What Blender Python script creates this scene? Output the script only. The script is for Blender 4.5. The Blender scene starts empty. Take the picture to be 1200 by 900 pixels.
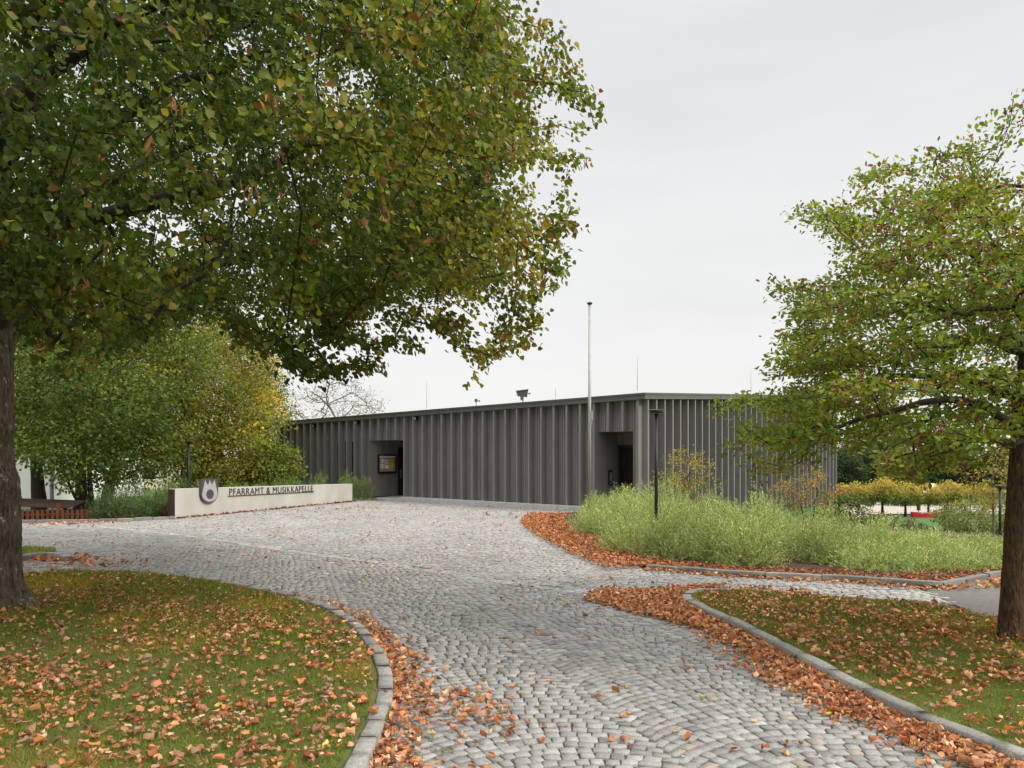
import bpy, bmesh, math, random
import numpy as np
from mathutils import Vector, Matrix

C = bpy.context.scene
COL = C.collection
R = math.radians
rng = np.random.default_rng(11)
random.seed(11)

# ------------------------------------------------------------------ camera, sky, sun, exposure
EYE = 2.0
F = 940.0            # focal length in photo pixels (photo 1200 wide)
HOR = 535.0          # horizon row in the photo
cam = bpy.data.objects.new('camera', bpy.data.cameras.new('camera'))
COL.objects.link(cam)
cam.location = (0, 0, EYE)
cam.rotation_euler = (R(90), 0, 0)
cam.data.sensor_width = 36
cam.data.lens = F / 1200 * 36
cam.data.shift_y = (HOR - 450) / 1200
cam.data.clip_start = 0.05
cam.data.clip_end = 3000
C.camera = cam

SUN_EL, SUN_AZ = R(40), R(118)      # azimuth clockwise from +Y: right and behind the camera
world = bpy.data.worlds.new('World'); C.world = world
world.use_nodes = True
nt = world.node_tree; N = nt.nodes; L = nt.links
bgn = N['Background']
sky = N.new('ShaderNodeTexSky'); sky.sky_type = 'NISHITA'; sky.sun_disc = False
sky.sun_elevation = SUN_EL; sky.sun_rotation = SUN_AZ
tc = N.new('ShaderNodeTexCoord')
sep = N.new('ShaderNodeSeparateXYZ'); L.new(tc.outputs['Generated'], sep.inputs[0])
ramp = N.new('ShaderNodeValToRGB'); L.new(sep.outputs['Z'], ramp.inputs['Fac'])
cr = ramp.color_ramp
cr.elements[0].position = 0.0; cr.elements[0].color = (6.5, 6.45, 6.25, 1)
cr.elements[1].position = 1.0; cr.elements[1].color = (26, 26, 26, 1)
for p, c in ((0.12, (6.45, 6.45, 6.35)), (0.28, (6.2, 6.2, 6.2)), (0.46, (5.6, 5.63, 5.7)), (0.66, (7, 7, 7)), (0.74, (19, 19, 19))):
    e = cr.elements.new(p); e.color = (*c, 1)
mp = N.new('ShaderNodeMapping'); mp.inputs['Scale'].default_value = (1.6, 1.6, 7.0)
L.new(tc.outputs['Generated'], mp.inputs[0])
nz = N.new('ShaderNodeTexNoise'); nz.inputs['Scale'].default_value = 2.2; nz.inputs['Detail'].default_value = 5
L.new(mp.outputs[0], nz.inputs['Vector'])
mr = N.new('ShaderNodeMapRange'); mr.inputs[3].default_value = 0.97; mr.inputs[4].default_value = 1.035
mr.inputs[1].default_value = 0.3; mr.inputs[2].default_value = 0.7
L.new(nz.outputs['Fac'], mr.inputs[0])
mulc = N.new('ShaderNodeMix'); mulc.data_type = 'RGBA'; mulc.blend_type = 'MULTIPLY'; mulc.inputs[0].default_value = 1
L.new(ramp.outputs[0], mulc.inputs[6]); L.new(mr.outputs[0], mulc.inputs[7])
mixs = N.new('ShaderNodeMix'); mixs.data_type = 'RGBA'; mixs.inputs[0].default_value = 0.96
L.new(sky.outputs[0], mixs.inputs[6]); L.new(mulc.outputs[2], mixs.inputs[7])
L.new(mixs.outputs[2], bgn.inputs['Color'])
bgn.inputs['Strength'].default_value = 0.1

sund = bpy.data.lights.new('sun', 'SUN'); sund.energy = 2.2; sund.angle = R(18); sund.color = (1, .955, .88)
sun = bpy.data.objects.new('sun', sund); COL.objects.link(sun)
sd = Vector((math.sin(SUN_AZ) * math.cos(SUN_EL), math.cos(SUN_AZ) * math.cos(SUN_EL), math.sin(SUN_EL)))
sun.rotation_euler = sd.to_track_quat('Z', 'Y').to_euler()
sun.location = (20, -20, 30)

C.view_settings.view_transform = 'Standard'
C.view_settings.look = 'None'
C.view_settings.exposure = 0.5
C.view_settings.gamma = 1
C.view_settings.use_curve_mapping = False
C.cycles.use_denoising = True
C.cycles.max_bounces = 6
C.cycles.diffuse_bounces = 3
C.cycles.transmission_bounces = 4
C.cycles.transparent_max_bounces = 4

# ------------------------------------------------------------------ helpers
def W(px, py, z=0.0):
    D = (EYE - z) * F / (py - HOR)
    return ((px - 600) / F * D, D)
def PX(px, py, D):
    return np.array(((px - 600) / F * D, D, EYE - (py - HOR) / F * D))
def sst(a, b, x):
    t = np.clip((x - a) / (b - a), 0, 1)
    return t * t * (3 - 2 * t)
_pk = np.random.default_rng(5).normal(size=(9, 3)); _pp = np.random.default_rng(6).uniform(0, 6.28, 9)
def wob(p, s=1.0):
    """smooth pseudo noise in [-1,1] for (n,3) points"""
    p = np.asarray(p, float) * s
    v = np.zeros(p.shape[:-1])
    for k in range(9):
        v = v + np.sin(p @ _pk[k] * (0.8 + 0.25 * k) + _pp[k])
    return v / 4.5
_TY = np.array([0, 16, 22, 30, 40, 55, 85, 110, 130, 200, 400, 1500.])
_TZ = np.array([0, 0, -.5, -1.4, -2.35, -3.8, -4.33, -5.25, -5.7, -6.5, -5, 0])
def terr(x, y):
    x = np.asarray(x, float); y = np.asarray(y, float)
    xl = 4.53 + np.minimum(y - 28, 17) * 0.79
    m = sst(-2.0, 5.0, (x - xl) * 0.785)
    right = np.interp(y, _TY, _TZ) * m
    left = -0.75 * sst(23.9, 26.5, y + 0.25 * np.maximum(-x - 11, 0) * 0) * sst(-10.2, -12.2, x)
    return right + left

def link(o, parent=None):
    COL.objects.link(o)
    if parent is not None: o.parent = parent
    return o
def tag(o, label=None, cat=None, group=None, kind=None):
    if label: o['label'] = label
    if cat: o['category'] = cat
    if group: o['group'] = group
    if kind: o['kind'] = kind
    return o
def thing(name, label, cat, loc=(0, 0, 0), rotz=0, group=None):
    o = bpy.data.objects.new(name, None); o.empty_display_size = .3
    link(o); o.location = loc; o.rotation_euler = (0, 0, rotz)
    return tag(o, label, cat, group)
def npmesh(name, V, T, colors=None, smooth=False):
    """V (n,3); T (m,k) faces of equal size, or a list of such arrays"""
    if not isinstance(T, (list, tuple)): T = [T]
    me = bpy.data.meshes.new(name)
    V = np.asarray(V, np.float32)
    me.vertices.add(len(V)); me.vertices.foreach_set('co', V.ravel())
    idx = np.concatenate([t.ravel() for t in T]).astype(np.int32)
    tot = np.concatenate([np.full(len(t), t.shape[1], np.int32) for t in T])
    st = np.concatenate([[0], np.cumsum(tot)[:-1]]).astype(np.int32)
    me.loops.add(len(idx)); me.loops.foreach_set('vertex_index', idx)
    me.polygons.add(len(tot)); me.polygons.foreach_set('loop_start', st)
    if smooth: me.polygons.foreach_set('use_smooth', np.ones(len(tot), bool))
    me.update(calc_edges=True)
    if colors is not None:
        a = me.color_attributes.new('tint', 'FLOAT_COLOR', 'POINT')
        c = np.ones((len(V), 4), np.float32); c[:, :3] = colors
        a.data.foreach_set('color', c.ravel())
    return me
def npobj(name, V, T, m, parent=None, colors=None, smooth=False):
    me = npmesh(name, V, T, colors, smooth)
    me.materials.append(m)
    return link(bpy.data.objects.new(name, me), parent)
def copy_tree(o, parent=None):
    c = o.copy(); COL.objects.link(c)
    if parent is not None: c.parent = parent
    for ch in list(o.children): copy_tree(ch, c)
    return c

class MB:
    def __init__(s): s.v = []; s.f = []
    def add(s, vs, fs):
        b = len(s.v); s.v += [tuple(v) for v in vs]; s.f += [tuple(b + i for i in f) for f in fs]
    def box(s, c, size, rz=0.0):
        hx, hy, hz = [q / 2 for q in size]; ca, sa = math.cos(rz), math.sin(rz)
        vs = []
        for dz in (-hz, hz):
            for dx, dy in ((-hx, -hy), (hx, -hy), (hx, hy), (-hx, hy)):
                vs.append((c[0] + dx * ca - dy * sa, c[1] + dx * sa + dy * ca, c[2] + dz))
        s.add(vs, [(3, 2, 1, 0), (4, 5, 6, 7), (0, 1, 5, 4), (1, 2, 6, 5), (2, 3, 7, 6), (3, 0, 4, 7)])
    def prism(s, outline, z0, z1):
        n = len(outline)
        vs = [(*p, z0) for p in outline] + [(*p, z1) for p in outline]
        s.add(vs, [tuple(range(n))[::-1], tuple(range(n, 2 * n))] + [(i, (i + 1) % n, n + (i + 1) % n, n + i) for i in range(n)])
    def hexa(s, b, t):
        s.add(list(b) + list(t), [(3, 2, 1, 0), (4, 5, 6, 7), (0, 1, 5, 4), (1, 2, 6, 5), (2, 3, 7, 6), (3, 0, 4, 7)])
    def cyl(s, p0, p1, r0, r1=None, n=12):
        r1 = r0 if r1 is None else r1
        p0 = Vector(p0); p1 = Vector(p1); d = (p1 - p0).normalized()
        a = d.orthogonal().normalized(); b = d.cross(a)
        vs = []
        for p, r in ((p0, r0), (p1, r1)):
            for k in range(n):
                t = 2 * math.pi * k / n
                vs.append(p + a * (r * math.cos(t)) + b * (r * math.sin(t)))
        s.add(vs, [tuple(range(n))[::-1], tuple(range(n, 2 * n))] + [(k, (k + 1) % n, n + (k + 1) % n, n + k) for k in range(n)])
    def lathe(s, prof, c, n=20):
        vs = []
        for r, z in prof:
            for k in range(n):
                t = 2 * math.pi * k / n
                vs.append((c[0] + r * math.cos(t), c[1] + r * math.sin(t), c[2] + z))
        fs = []
        for j in range(len(prof) - 1):
            for k in range(n):
                fs.append((j * n + k, j * n + (k + 1) % n, (j + 1) * n + (k + 1) % n, (j + 1) * n + k))
        fs.append(tuple(range(n))[::-1]); fs.append(tuple(range((len(prof) - 1) * n, len(prof) * n)))
        s.add(vs, fs)
    def quad(s, a, b, c, d): s.add([a, b, c, d], [(0, 1, 2, 3)])
    def build(s, name, m, parent=None, origin=(0, 0, 0), bevel=0, smooth=False):
        me = bpy.data.meshes.new(name)
        me.from_pydata([(v[0] - origin[0], v[1] - origin[1], v[2] - origin[2]) for v in s.v], [], s.f)
        me.update()
        if smooth:
            me.polygons.foreach_set('use_smooth', [len(p.vertices) == 4 for p in me.polygons])
        me.materials.append(m)
        o = link(bpy.data.objects.new(name, me), parent)
        if bevel:
            b = o.modifiers.new('bevel', 'BEVEL'); b.width = bevel; b.segments = 2; b.limit_method = 'ANGLE'
        return o

# ------------------------------------------------------------------ materials
def mat(name, col, rough=.7, metal=0, var=.15, scale=8, bump=0, bscale=None, spec=.3, col2=None, sx=(1, 1, 1), detail=4):
    m = bpy.data.materials.new(name); m.use_nodes = True
    nt = m.node_tree; N = nt.nodes; L = nt.links
    b = N['Principled BSDF']
    b.inputs['Roughness'].default_value = rough; b.inputs['Metallic'].default_value = metal
    b.inputs['Specular IOR Level'].default_value = spec
    tc = N.new('ShaderNodeTexCoord'); mp = N.new('ShaderNodeMapping'); mp.inputs['Scale'].default_value = sx
    L.new(tc.outputs['Object'], mp.inputs[0])
    nz = N.new('ShaderNodeTexNoise'); nz.inputs['Scale'].default_value = scale; nz.inputs['Detail'].default_value = detail
    L.new(mp.outputs[0], nz.inputs['Vector'])
    rp = N.new('ShaderNodeValToRGB'); L.new(nz.outputs['Fac'], rp.inputs['Fac'])
    c2 = col2 or tuple(min(1, c * (1 + var)) for c in col)
    c1 = tuple(c * (1 - var) for c in col) if col2 is None else col
    rp.color_ramp.elements[0].position = .32; rp.color_ramp.elements[0].color = (*c1, 1)
    rp.color_ramp.elements[1].position = .68; rp.color_ramp.elements[1].color = (*c2, 1)
    L.new(rp.outputs[0], b.inputs['Base Color'])
    if bump:
        n2 = N.new('ShaderNodeTexNoise'); n2.inputs['Scale'].default_value = bscale or scale * 3; n2.inputs['Detail'].default_value = 6
        L.new(mp.outputs[0], n2.inputs['Vector'])
        bp = N.new('ShaderNodeBump'); bp.inputs['Strength'].default_value = bump; bp.inputs['Distance'].default_value = .02
        L.new(n2.outputs['Fac'], bp.inputs['Height']); L.new(bp.outputs[0], b.inputs['Normal'])
    return m
def leafmat(name, trans=.3, rough=.55, spec=.25, gain=1.0):
    m = bpy.data.materials.new(name); m.use_nodes = True
    nt = m.node_tree; N = nt.nodes; L = nt.links
    b = N['Principled BSDF']; b.inputs['Roughness'].default_value = rough; b.inputs['Specular IOR Level'].default_value = spec
    at = N.new('ShaderNodeAttribute'); at.attribute_name = 'tint'
    L.new(at.outputs['Color'], b.inputs['Base Color'])
    if trans:
        tr = N.new('ShaderNodeBsdfTranslucent'); mx = N.new('ShaderNodeMixShader'); mx.inputs[0].default_value = trans
        mu = N.new('ShaderNodeMix'); mu.data_type = 'RGBA'; mu.blend_type = 'MULTIPLY'; mu.inputs[0].default_value = 1
        mu.inputs[7].default_value = (1.5, 1.55, .8, 1)
        L.new(at.outputs['Color'], mu.inputs[6]); L.new(mu.outputs[2], tr.inputs['Color'])
        L.new(b.outputs[0], mx.inputs[1]); L.new(tr.outputs[0], mx.inputs[2])
        L.new(mx.outputs[0], N['Material Output'].inputs['Surface'])
    return m
def stonemat(name, speck=.35, rough=.75, bump=.5):
    m = bpy.data.materials.new(name); m.use_nodes = True
    nt = m.node_tree; N = nt.nodes; L = nt.links
    b = N['Principled BSDF']; b.inputs['Roughness'].default_value = rough; b.inputs['Specular IOR Level'].default_value = .3
    at = N.new('ShaderNodeAttribute'); at.attribute_name = 'tint'
    tc = N.new('ShaderNodeTexCoord')
    n1 = N.new('ShaderNodeTexNoise'); n1.inputs['Scale'].default_value = 130; n1.inputs['Detail'].default_value = 3
    n2 = N.new('ShaderNodeTexNoise'); n2.inputs['Scale'].default_value = 22; n2.inputs['Detail'].default_value = 4
    n3 = N.new('ShaderNodeTexNoise'); n3.inputs['Scale'].default_value = .55; n3.inputs['Detail'].default_value = 4
    for n in (n1, n2, n3): L.new(tc.outputs['Object'], n.inputs['Vector'])
    def rng_(n, lo, hi):
        r = N.new('ShaderNodeMapRange'); r.inputs[1].default_value = .3; r.inputs[2].default_value = .7
        r.inputs[3].default_value = lo; r.inputs[4].default_value = hi; L.new(n.outputs['Fac'], r.inputs[0]); return r
    r1 = rng_(n1, 1 - speck, 1 + speck); r2 = rng_(n2, .84, 1.14); r3 = rng_(n3, .87, 1.10)
    m1 = N.new('ShaderNodeMath'); m1.operation = 'MULTIPLY'; L.new(r1.outputs[0], m1.inputs[0]); L.new(r2.outputs[0], m1.inputs[1])
    m2 = N.new('ShaderNodeMath'); m2.operation = 'MULTIPLY'; L.new(m1.outputs[0], m2.inputs[0]); L.new(r3.outputs[0], m2.inputs[1])
    mu = N.new('ShaderNodeMix'); mu.data_type = 'RGBA'; mu.blend_type = 'MULTIPLY'; mu.inputs[0].default_value = 1
    L.new(at.outputs['Color'], mu.inputs[6]); L.new(m2.outputs[0], mu.inputs[7]); L.new(mu.outputs[2], b.inputs['Base Color'])
    bp = N.new('ShaderNodeBump'); bp.inputs['Strength'].default_value = bump; bp.inputs['Distance'].default_value = .012
    L.new(n2.outputs['Fac'], bp.inputs['Height']); L.new(bp.outputs[0], b.inputs['Normal'])
    return m
def barkmat(name, c1, c2, lichen=None, sc=9):
    m = bpy.data.materials.new(name); m.use_nodes = True
    nt = m.node_tree; N = nt.nodes; L = nt.links
    b = N['Principled BSDF']; b.inputs['Roughness'].default_value = .9; b.inputs['Specular IOR Level'].default_value = .15
    tc = N.new('ShaderNodeTexCoord'); mp = N.new('ShaderNodeMapping'); mp.inputs['Scale'].default_value = (1, 1, .22)
    L.new(tc.outputs['Object'], mp.inputs[0])
    n1 = N.new('ShaderNodeTexNoise'); n1.inputs['Scale'].default_value = sc * 3; n1.inputs['Detail'].default_value = 8; n1.inputs['Roughness'].default_value = .7
    L.new(mp.outputs[0], n1.inputs['Vector'])
    v = N.new('ShaderNodeTexVoronoi'); v.inputs['Scale'].default_value = sc * 3.2; v.feature = 'DISTANCE_TO_EDGE'
    L.new(mp.outputs[0], v.inputs['Vector'])
    rp = N.new('ShaderNodeValToRGB'); rp.color_ramp.elements[0].position = .33; rp.color_ramp.elements[1].position = .7
    rp.color_ramp.elements[0].color = (*c1, 1); rp.color_ramp.elements[1].color = (*c2, 1)
    L.new(n1.outputs['Fac'], rp.inputs['Fac'])
    out = rp.outputs[0]
    if lichen:
        n2 = N.new('ShaderNodeTexNoise'); n2.inputs['Scale'].default_value = 5.5; n2.inputs['Detail'].default_value = 7
        n2.inputs['Roughness'].default_value = .72
        L.new(tc.outputs['Object'], n2.inputs['Vector'])
        r2 = N.new('ShaderNodeValToRGB'); r2.color_ramp.elements[0].position = .60; r2.color_ramp.elements[1].position = .66
        L.new(n2.outputs['Fac'], r2.inputs['Fac'])
        mx = N.new('ShaderNodeMix'); mx.data_type = 'RGBA'; L.new(r2.outputs[0], mx.inputs[0])
        L.new(out, mx.inputs[6]); mx.inputs[7].default_value = (*lichen, 1); out = mx.outputs[2]
    L.new(out, b.inputs['Base Color'])
    ad = N.new('ShaderNodeMath'); ad.operation = 'ADD'; L.new(n1.outputs['Fac'], ad.inputs[0]); L.new(v.outputs['Distance'], ad.inputs[1])
    bp = N.new('ShaderNodeBump'); bp.inputs['Strength'].default_value = .9; bp.inputs['Distance'].default_value = .03
    L.new(ad.outputs[0], bp.inputs['Height']); L.new(bp.outputs[0], b.inputs['Normal'])
    return m

M = dict(
    clad=mat('brown_grey_sheet_metal', (.205, .189, .182), .5, .0, .07, 3.5, spec=.35, sx=(1, 1, .25)),
    fascia=mat('fascia_metal', (.10, .096, .09), .4, 0, .08, 2, spec=.4),
    dark=mat('dark_opening', (.03, .028, .03), .5, 0, .1),
    glass=mat('dark_glass', (.012, .013, .014), .06, 0, .05, spec=.6),
    concrete=mat('concrete', (.42, .41, .39), .85, 0, .12, 6, .25, 40),
    render=mat('cream_concrete', (.49, .465, .415), .9, 0, .07, 1.6, .2, 50, col2=(.395, .375, .335), sx=(1, 1, .5), detail=8),
    black=mat('black_paint', (.018, .018, .02), .4, 0, .1),
    letter=mat('black_lettering', (.03, .03, .03), .45, 0, .1),
    steel=mat('galvanised_steel', (.36, .36, .35), .55, .25, .06, 5),
    shield=mat('shield_dark_metal', (.075, .072, .07), .45, .2, .08),
    flame=mat('shield_light_metal', (.36, .355, .34), .5, .1, .06),
    fence=mat('red_brown_wood', (.11, .038, .02), .75, 0, .3, 12, .2, 40, sx=(1, 1, .2)),
    oldwood=mat('dark_plank_wood', (.055, .03, .022), .8, 0, .3, 10, .2),
    sand=mat('joint_sand', (.062, .07, .03), .95, 0, .35, 3.5, .3, 90, col2=(.10, .082, .06), detail=7),
    soil=mat('mulch', (.055, .03, .02), .95, 0, .5, 30, .6, 80),
    lawn=mat('lawn_soil', (.075, .095, .022), .95, 0, .4, 2.5, .3, 60, col2=(.14, .145, .045)),
    asphalt=mat('asphalt', (.15, .14, .125), .9, 0, .15, 14, .3, 160),
    plaza=mat('pale_gravel', (.34, .295, .25), .95, 0, .08, 3),
    white=mat('white_plaster', (.66, .645, .62), .85, 0, .05, 1.5),
    cream=mat('cream_plaster', (.66, .58, .42), .85, 0, .06, 1.5),
    tile=mat('red_roof_tile', (.30, .13, .09), .8, 0, .25, 9),
    greyroof=mat('grey_roof', (.25, .25, .25), .7, 0, .1, 4),
    canvas=mat('cream_canvas', (.80, .62, .36), .8, 0, .05, 3),
    red=mat('red_fabric', (.42, .018, .022), .7, 0, .12, 4),
    pink=mat('pale_red_fabric', (.62, .20, .19), .7, 0, .12, 4),
    orange=mat('orange_paint', (.7, .22, .06), .6, 0, .06),
    tyre=mat('tyre_rubber', (.02, .02, .02), .8),
    rim=mat('wheel_rim', (.4, .4, .4), .35, .7),
    carwhite=mat('white_car_paint', (.75, .75, .74), .25, 0, .02, spec=.5),
    cargrey=mat('grey_car_paint', (.16, .17, .19), .25, 0, .03, spec=.5),
    lampred=mat('red_lamp', (.4, .01, .01), .2),
    lampclear=mat('clear_lamp', (.6, .6, .6), .15),
    bark=barkmat('lime_bark', (.028, .02, .014), (.21, .165, .12), (.42, .42, .37)),
    bark2=barkmat('hawthorn_bark', (.03, .018, .011), (.19, .12, .075), None, 14),
    twig=mat('twig_bark', (.045, .032, .024), .9, 0, .3, 20),
    greenstem=mat('green_brown_stem', (.12, .115, .055), .9, 0, .2, 20),
    twigpale=mat('pale_twig_bark', (.14, .11, .085), .9, 0, .3, 20),
    leaf=leafmat('tree_leaf', .38), needle=leafmat('willow_leaf', .2, .6, .2), dry=leafmat('dry_leaf', .12, .75, .15),
    grass=leafmat('grass_blade', .35, .6, .2), berry=mat('red_berry', (.24, .010, .03), .3, 0, .2, 30, spec=.5),
    stone=stonemat('granite_setts', .35, .75, .25), kerb=stonemat('granite_kerb', .45, .85, .9),
)
GREEN = np.array

# ------------------------------------------------------------------ leaf / foliage batch
LIME = (np.array([(0, 0, 0), (0, .48, -.09), (0, 1.08, .10), (-.42, .12, .12), (-.38, .62, .10), (.42, .16, .15), (.36, .60, .04)]),
        np.array([(0, 1, 3), (1, 4, 3), (1, 2, 4), (0, 5, 1), (5, 6, 1), (1, 6, 2)]))
OVAL = (np.array([(0, 0, 0), (-.27, .35, .07), (0, .45, -.02), (.27, .35, .07), (-.22, .72, .05), (.22, .72, .05), (0, 1, 0)]),
        np.array([(0, 2, 1), (0, 3, 2), (1, 2, 4), (2, 3, 5), (4, 2, 6), (2, 5, 6)]))
DIAM = (np.array([(0, 0, 0), (-.36, .45, .08), (.36, .5, .08), (0, 1, 0)]), np.array([(0, 2, 3, 1)]))
SLIM = (np.array([(0, 0, 0), (-.085, .5, .02), (.085, .5, .02), (0, 1, -.06)]), np.array([(0, 2, 3, 1)]))
DRY = (np.array([(0, 0, .02), (-.34, .22, .26), (0, .30, .02), (.34, .22, .17), (-.36, .62, .20), (0, .66, .05), (.36, .62, .28), (0, 1.05, .22)]),
       np.array([(0, 2, 1), (0, 3, 2), (1, 2, 4), (2, 5, 4), (2, 3, 6), (2, 6, 5), (4, 5, 7), (5, 6, 7)]))
def unit(v): return v / np.maximum(np.linalg.norm(v, axis=-1, keepdims=True), 1e-9)
def leaves(tmpl, P, A, Nn, S, col, wid=None, zs=None):
    """instances of a leaf template: P base, A axis, Nn rough normal, S size, col tint"""
    TV, TF = tmpl
    A = unit(A); X = unit(np.cross(A, Nn)); Z = np.cross(X, A)
    w = np.ones(len(P)) if wid is None else wid
    zs = np.ones(len(P)) if zs is None else zs
    V = P[:, None, :] + (TV[None, :, 0:1] * (S * w)[:, None, None]) * X[:, None, :] + (TV[None, :, 1:2] * S[:, None, None]) * A[:, None, :] \
        + (TV[None, :, 2:3] * (S * zs)[:, None, None]) * Z[:, None, :]
    k = len(TV)
    Fc = TF[None] + (np.arange(len(P)) * k)[:, None, None]
    return V.reshape(-1, 3), Fc.reshape(-1, TF.shape[1]), np.repeat(col, k, axis=0)
def pick(cols, n, p=None, jit=.18, r=None):
    r = r or rng
    cols = np.asarray(cols, float)
    c = cols[r.choice(len(cols), n, p=p)]
    return np.clip(c * (1 + r.normal(0, jit, (n, 1))) * (1 + r.normal(0, jit * .35, (n, 3))), 0.002, 1)

class Grow:
    """a woody plant grown from trunk polylines out to cluster points"""
    def __init__(s): s.p = []; s.par = []; s.rad = []; s.ntr = 0
    def line(s, pts, r0, r1, parent=-1, step=.3):
        pts = [np.array(p, float) for p in pts]
        tot = sum(np.linalg.norm(b - a) for a, b in zip(pts, pts[1:])); d = 0
        if parent < 0: s.p.append(pts[0]); s.par.append(-1); s.rad.append(r0); parent = len(s.p) - 1
        for a, b in zip(pts, pts[1:]):
            n = max(1, int(np.linalg.norm(b - a) / step)); l = np.linalg.norm(b - a)
            for k in range(1, n + 1):
                t = (d + l * k / n) / tot
                s.p.append(a + (b - a) * k / n + (rng.normal(0, .02, 3) if k < n else 0)); s.par.append(parent); s.rad.append(r0 + (r1 - r0) * t)
                parent = len(s.p) - 1
            d += l
        return parent
    def nearest(s, q):
        d = np.linalg.norm(np.array(s.p) - np.array(q), axis=1); return int(d.argmin())
    def limbs(s, targets, axis=(0, 0), rise=.25, step=.35, lower=.6):
        for t in sorted(targets, key=lambda q: np.hypot(q[0] - axis[0], q[1] - axis[1])):
            s.connect(np.array(t, float), axis, rise, step, lower)
    def connect(s, q, axis, sag=.12, step=.3, lower=.35):
        P = s._arr()
        d = np.linalg.norm(P - q, axis=1)
        rp = np.hypot(P[:, 0] - axis[0], P[:, 1] - axis[1]); rq = math.hypot(q[0] - axis[0], q[1] - axis[1])
        cost = d + .9 * np.maximum(0, rp - rq + .1) + lower * np.maximum(0, P[:, 2] - q[2])
        i = int(cost.argmin()); a = P[i]; l = np.linalg.norm(q - a)
        n = max(1, int(l / step)); side = rng.normal(0, .07 * l, 3); side[2] = sag * l * .5
        par = i
        for k in range(1, n + 1):
            t = k / n
            s._push(a + (q - a) * t + side * (4 * t * (1 - t)) + (rng.normal(0, .025, 3) if k < n else 0), par); par = len(s.p) - 1
        s.tips.append(par); s.tipdir.append(unit(q - a + 1e-6))
    def _arr(s):
        if not hasattr(s, 'buf'):
            s.buf = np.zeros((60000, 3)); s.buf[:len(s.p)] = s.p; s.tips = []; s.tipdir = []
        return s.buf[:len(s.p)]
    def _push(s, p, par):
        s.buf[len(s.p)] = p; s.p.append(p); s.par.append(par); s.rad.append(None)
    def roots(s):
        rt = np.arange(len(s.p))
        for i in range(len(s.p)):
            if s.par[i] >= 0: rt[i] = rt[s.par[i]]
        return rt
    def wood(s, rtip=.004, pw=.47, skip=0, rmax=9, only=None):
        n = len(s.p); cnt = np.zeros(n)
        ch = np.zeros(n, int)
        for i in range(n):
            if s.par[i] >= 0: ch[s.par[i]] += 1
        for i in range(n - 1, -1, -1):
            if ch[i] == 0: cnt[i] += 1
            if s.par[i] >= 0: cnt[s.par[i]] += cnt[i]
        r = np.array([x if x is not None else min(rmax, rtip * max(1, c) ** pw) for x, c in zip(s.rad, cnt)])
        P = np.array(s.p); par = np.array(s.par)
        sel = np.array([i for i in range(n) if par[i] >= 0 and i >= skip and (only is None or only[i])])
        # direction of incoming edge at every node, for shared rings
        d = np.zeros((n, 3)); d[sel] = unit(P[sel] - P[par[sel]])
        for i in range(n):
            if not d[i].any():
                d[i] = (0, 0, 1)
        Vs = []; Fs = []; base = 0
        for lo, hi, k in ((0, .012, 3), (.012, .04, 5), (.04, 9, 9)):
            e = sel[(r[sel] >= lo) & (r[sel] < hi)]
            if not len(e): continue
            A = d[e]; X = unit(np.cross(A, np.array([.31, .77, .55]))); Y = np.cross(A, X)
            ang = np.arange(k) / k * 2 * np.pi
            ring = np.cos(ang)[None, :, None] * X[:, None] + np.sin(ang)[None, :, None] * Y[:, None]
            rp = np.minimum(r[par[e]], r[e] * 1.35)
            b = P[par[e]][:, None] + ring * rp[:, None, None]
            t = P[e][:, None] + ring * r[e][:, None, None]
            V = np.concatenate([b, t], 1).reshape(-1, 3)
            q = np.array([(j, (j + 1) % k, k + (j + 1) % k, k + j) for j in range(k)])
            Fc = (q[None] + (np.arange(len(e)) * 2 * k)[:, None, None]).reshape(-1, 4) + base
            Vs.append(V); Fs.append(Fc); base += len(V)
        return np.concatenate(Vs), np.concatenate(Fs)

def tube(pts, rads, n=20, noise=0.0, ns=3.0, flare=None):
    """one continuous trunk surface"""
    pts = np.array(pts, float); V = []
    m = len(pts)
    for i in range(m):
        for k in range(n):
            t = 2 * math.pi * k / n
            r = rads[i]
            if flare:
                r *= 1 + flare[0] * math.exp(-(pts[i][2] - pts[0][2]) / flare[1]) * (.55 + .6 * max(0, math.sin(t * 5 + 1.1) * .6 + math.sin(t * 3 + 2.0) * .5))
            V.append(pts[i] + np.array((math.cos(t), math.sin(t), 0)) * r)
    V = np.array(V)
    if noise:
        cen = np.repeat(pts, n, axis=0); d = unit(V - cen)
        V = V + d * (wob(V * np.array([1, 1, .5]), ns) * noise + wob(V * np.array([1, 1, .35]), ns * 3.5) * noise * .45)[:, None]
    Fc = np.array([(i * n + k, i * n + (k + 1) % n, (i + 1) * n + (k + 1) % n, (i + 1) * n + k) for i in range(m - 1) for k in range(n)])
    return V, Fc
def smoothline(pts, m):
    pts = np.array(pts, float); t = np.linspace(0, 1, len(pts)); T = np.linspace(0, 1, m)
    o = np.stack([np.interp(T, t, pts[:, j]) for j in range(pts.shape[1])], 1)
    for _ in range(3): o[1:-1] = (o[:-2] + 2 * o[1:-1] + o[2:]) / 4
    return o

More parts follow.
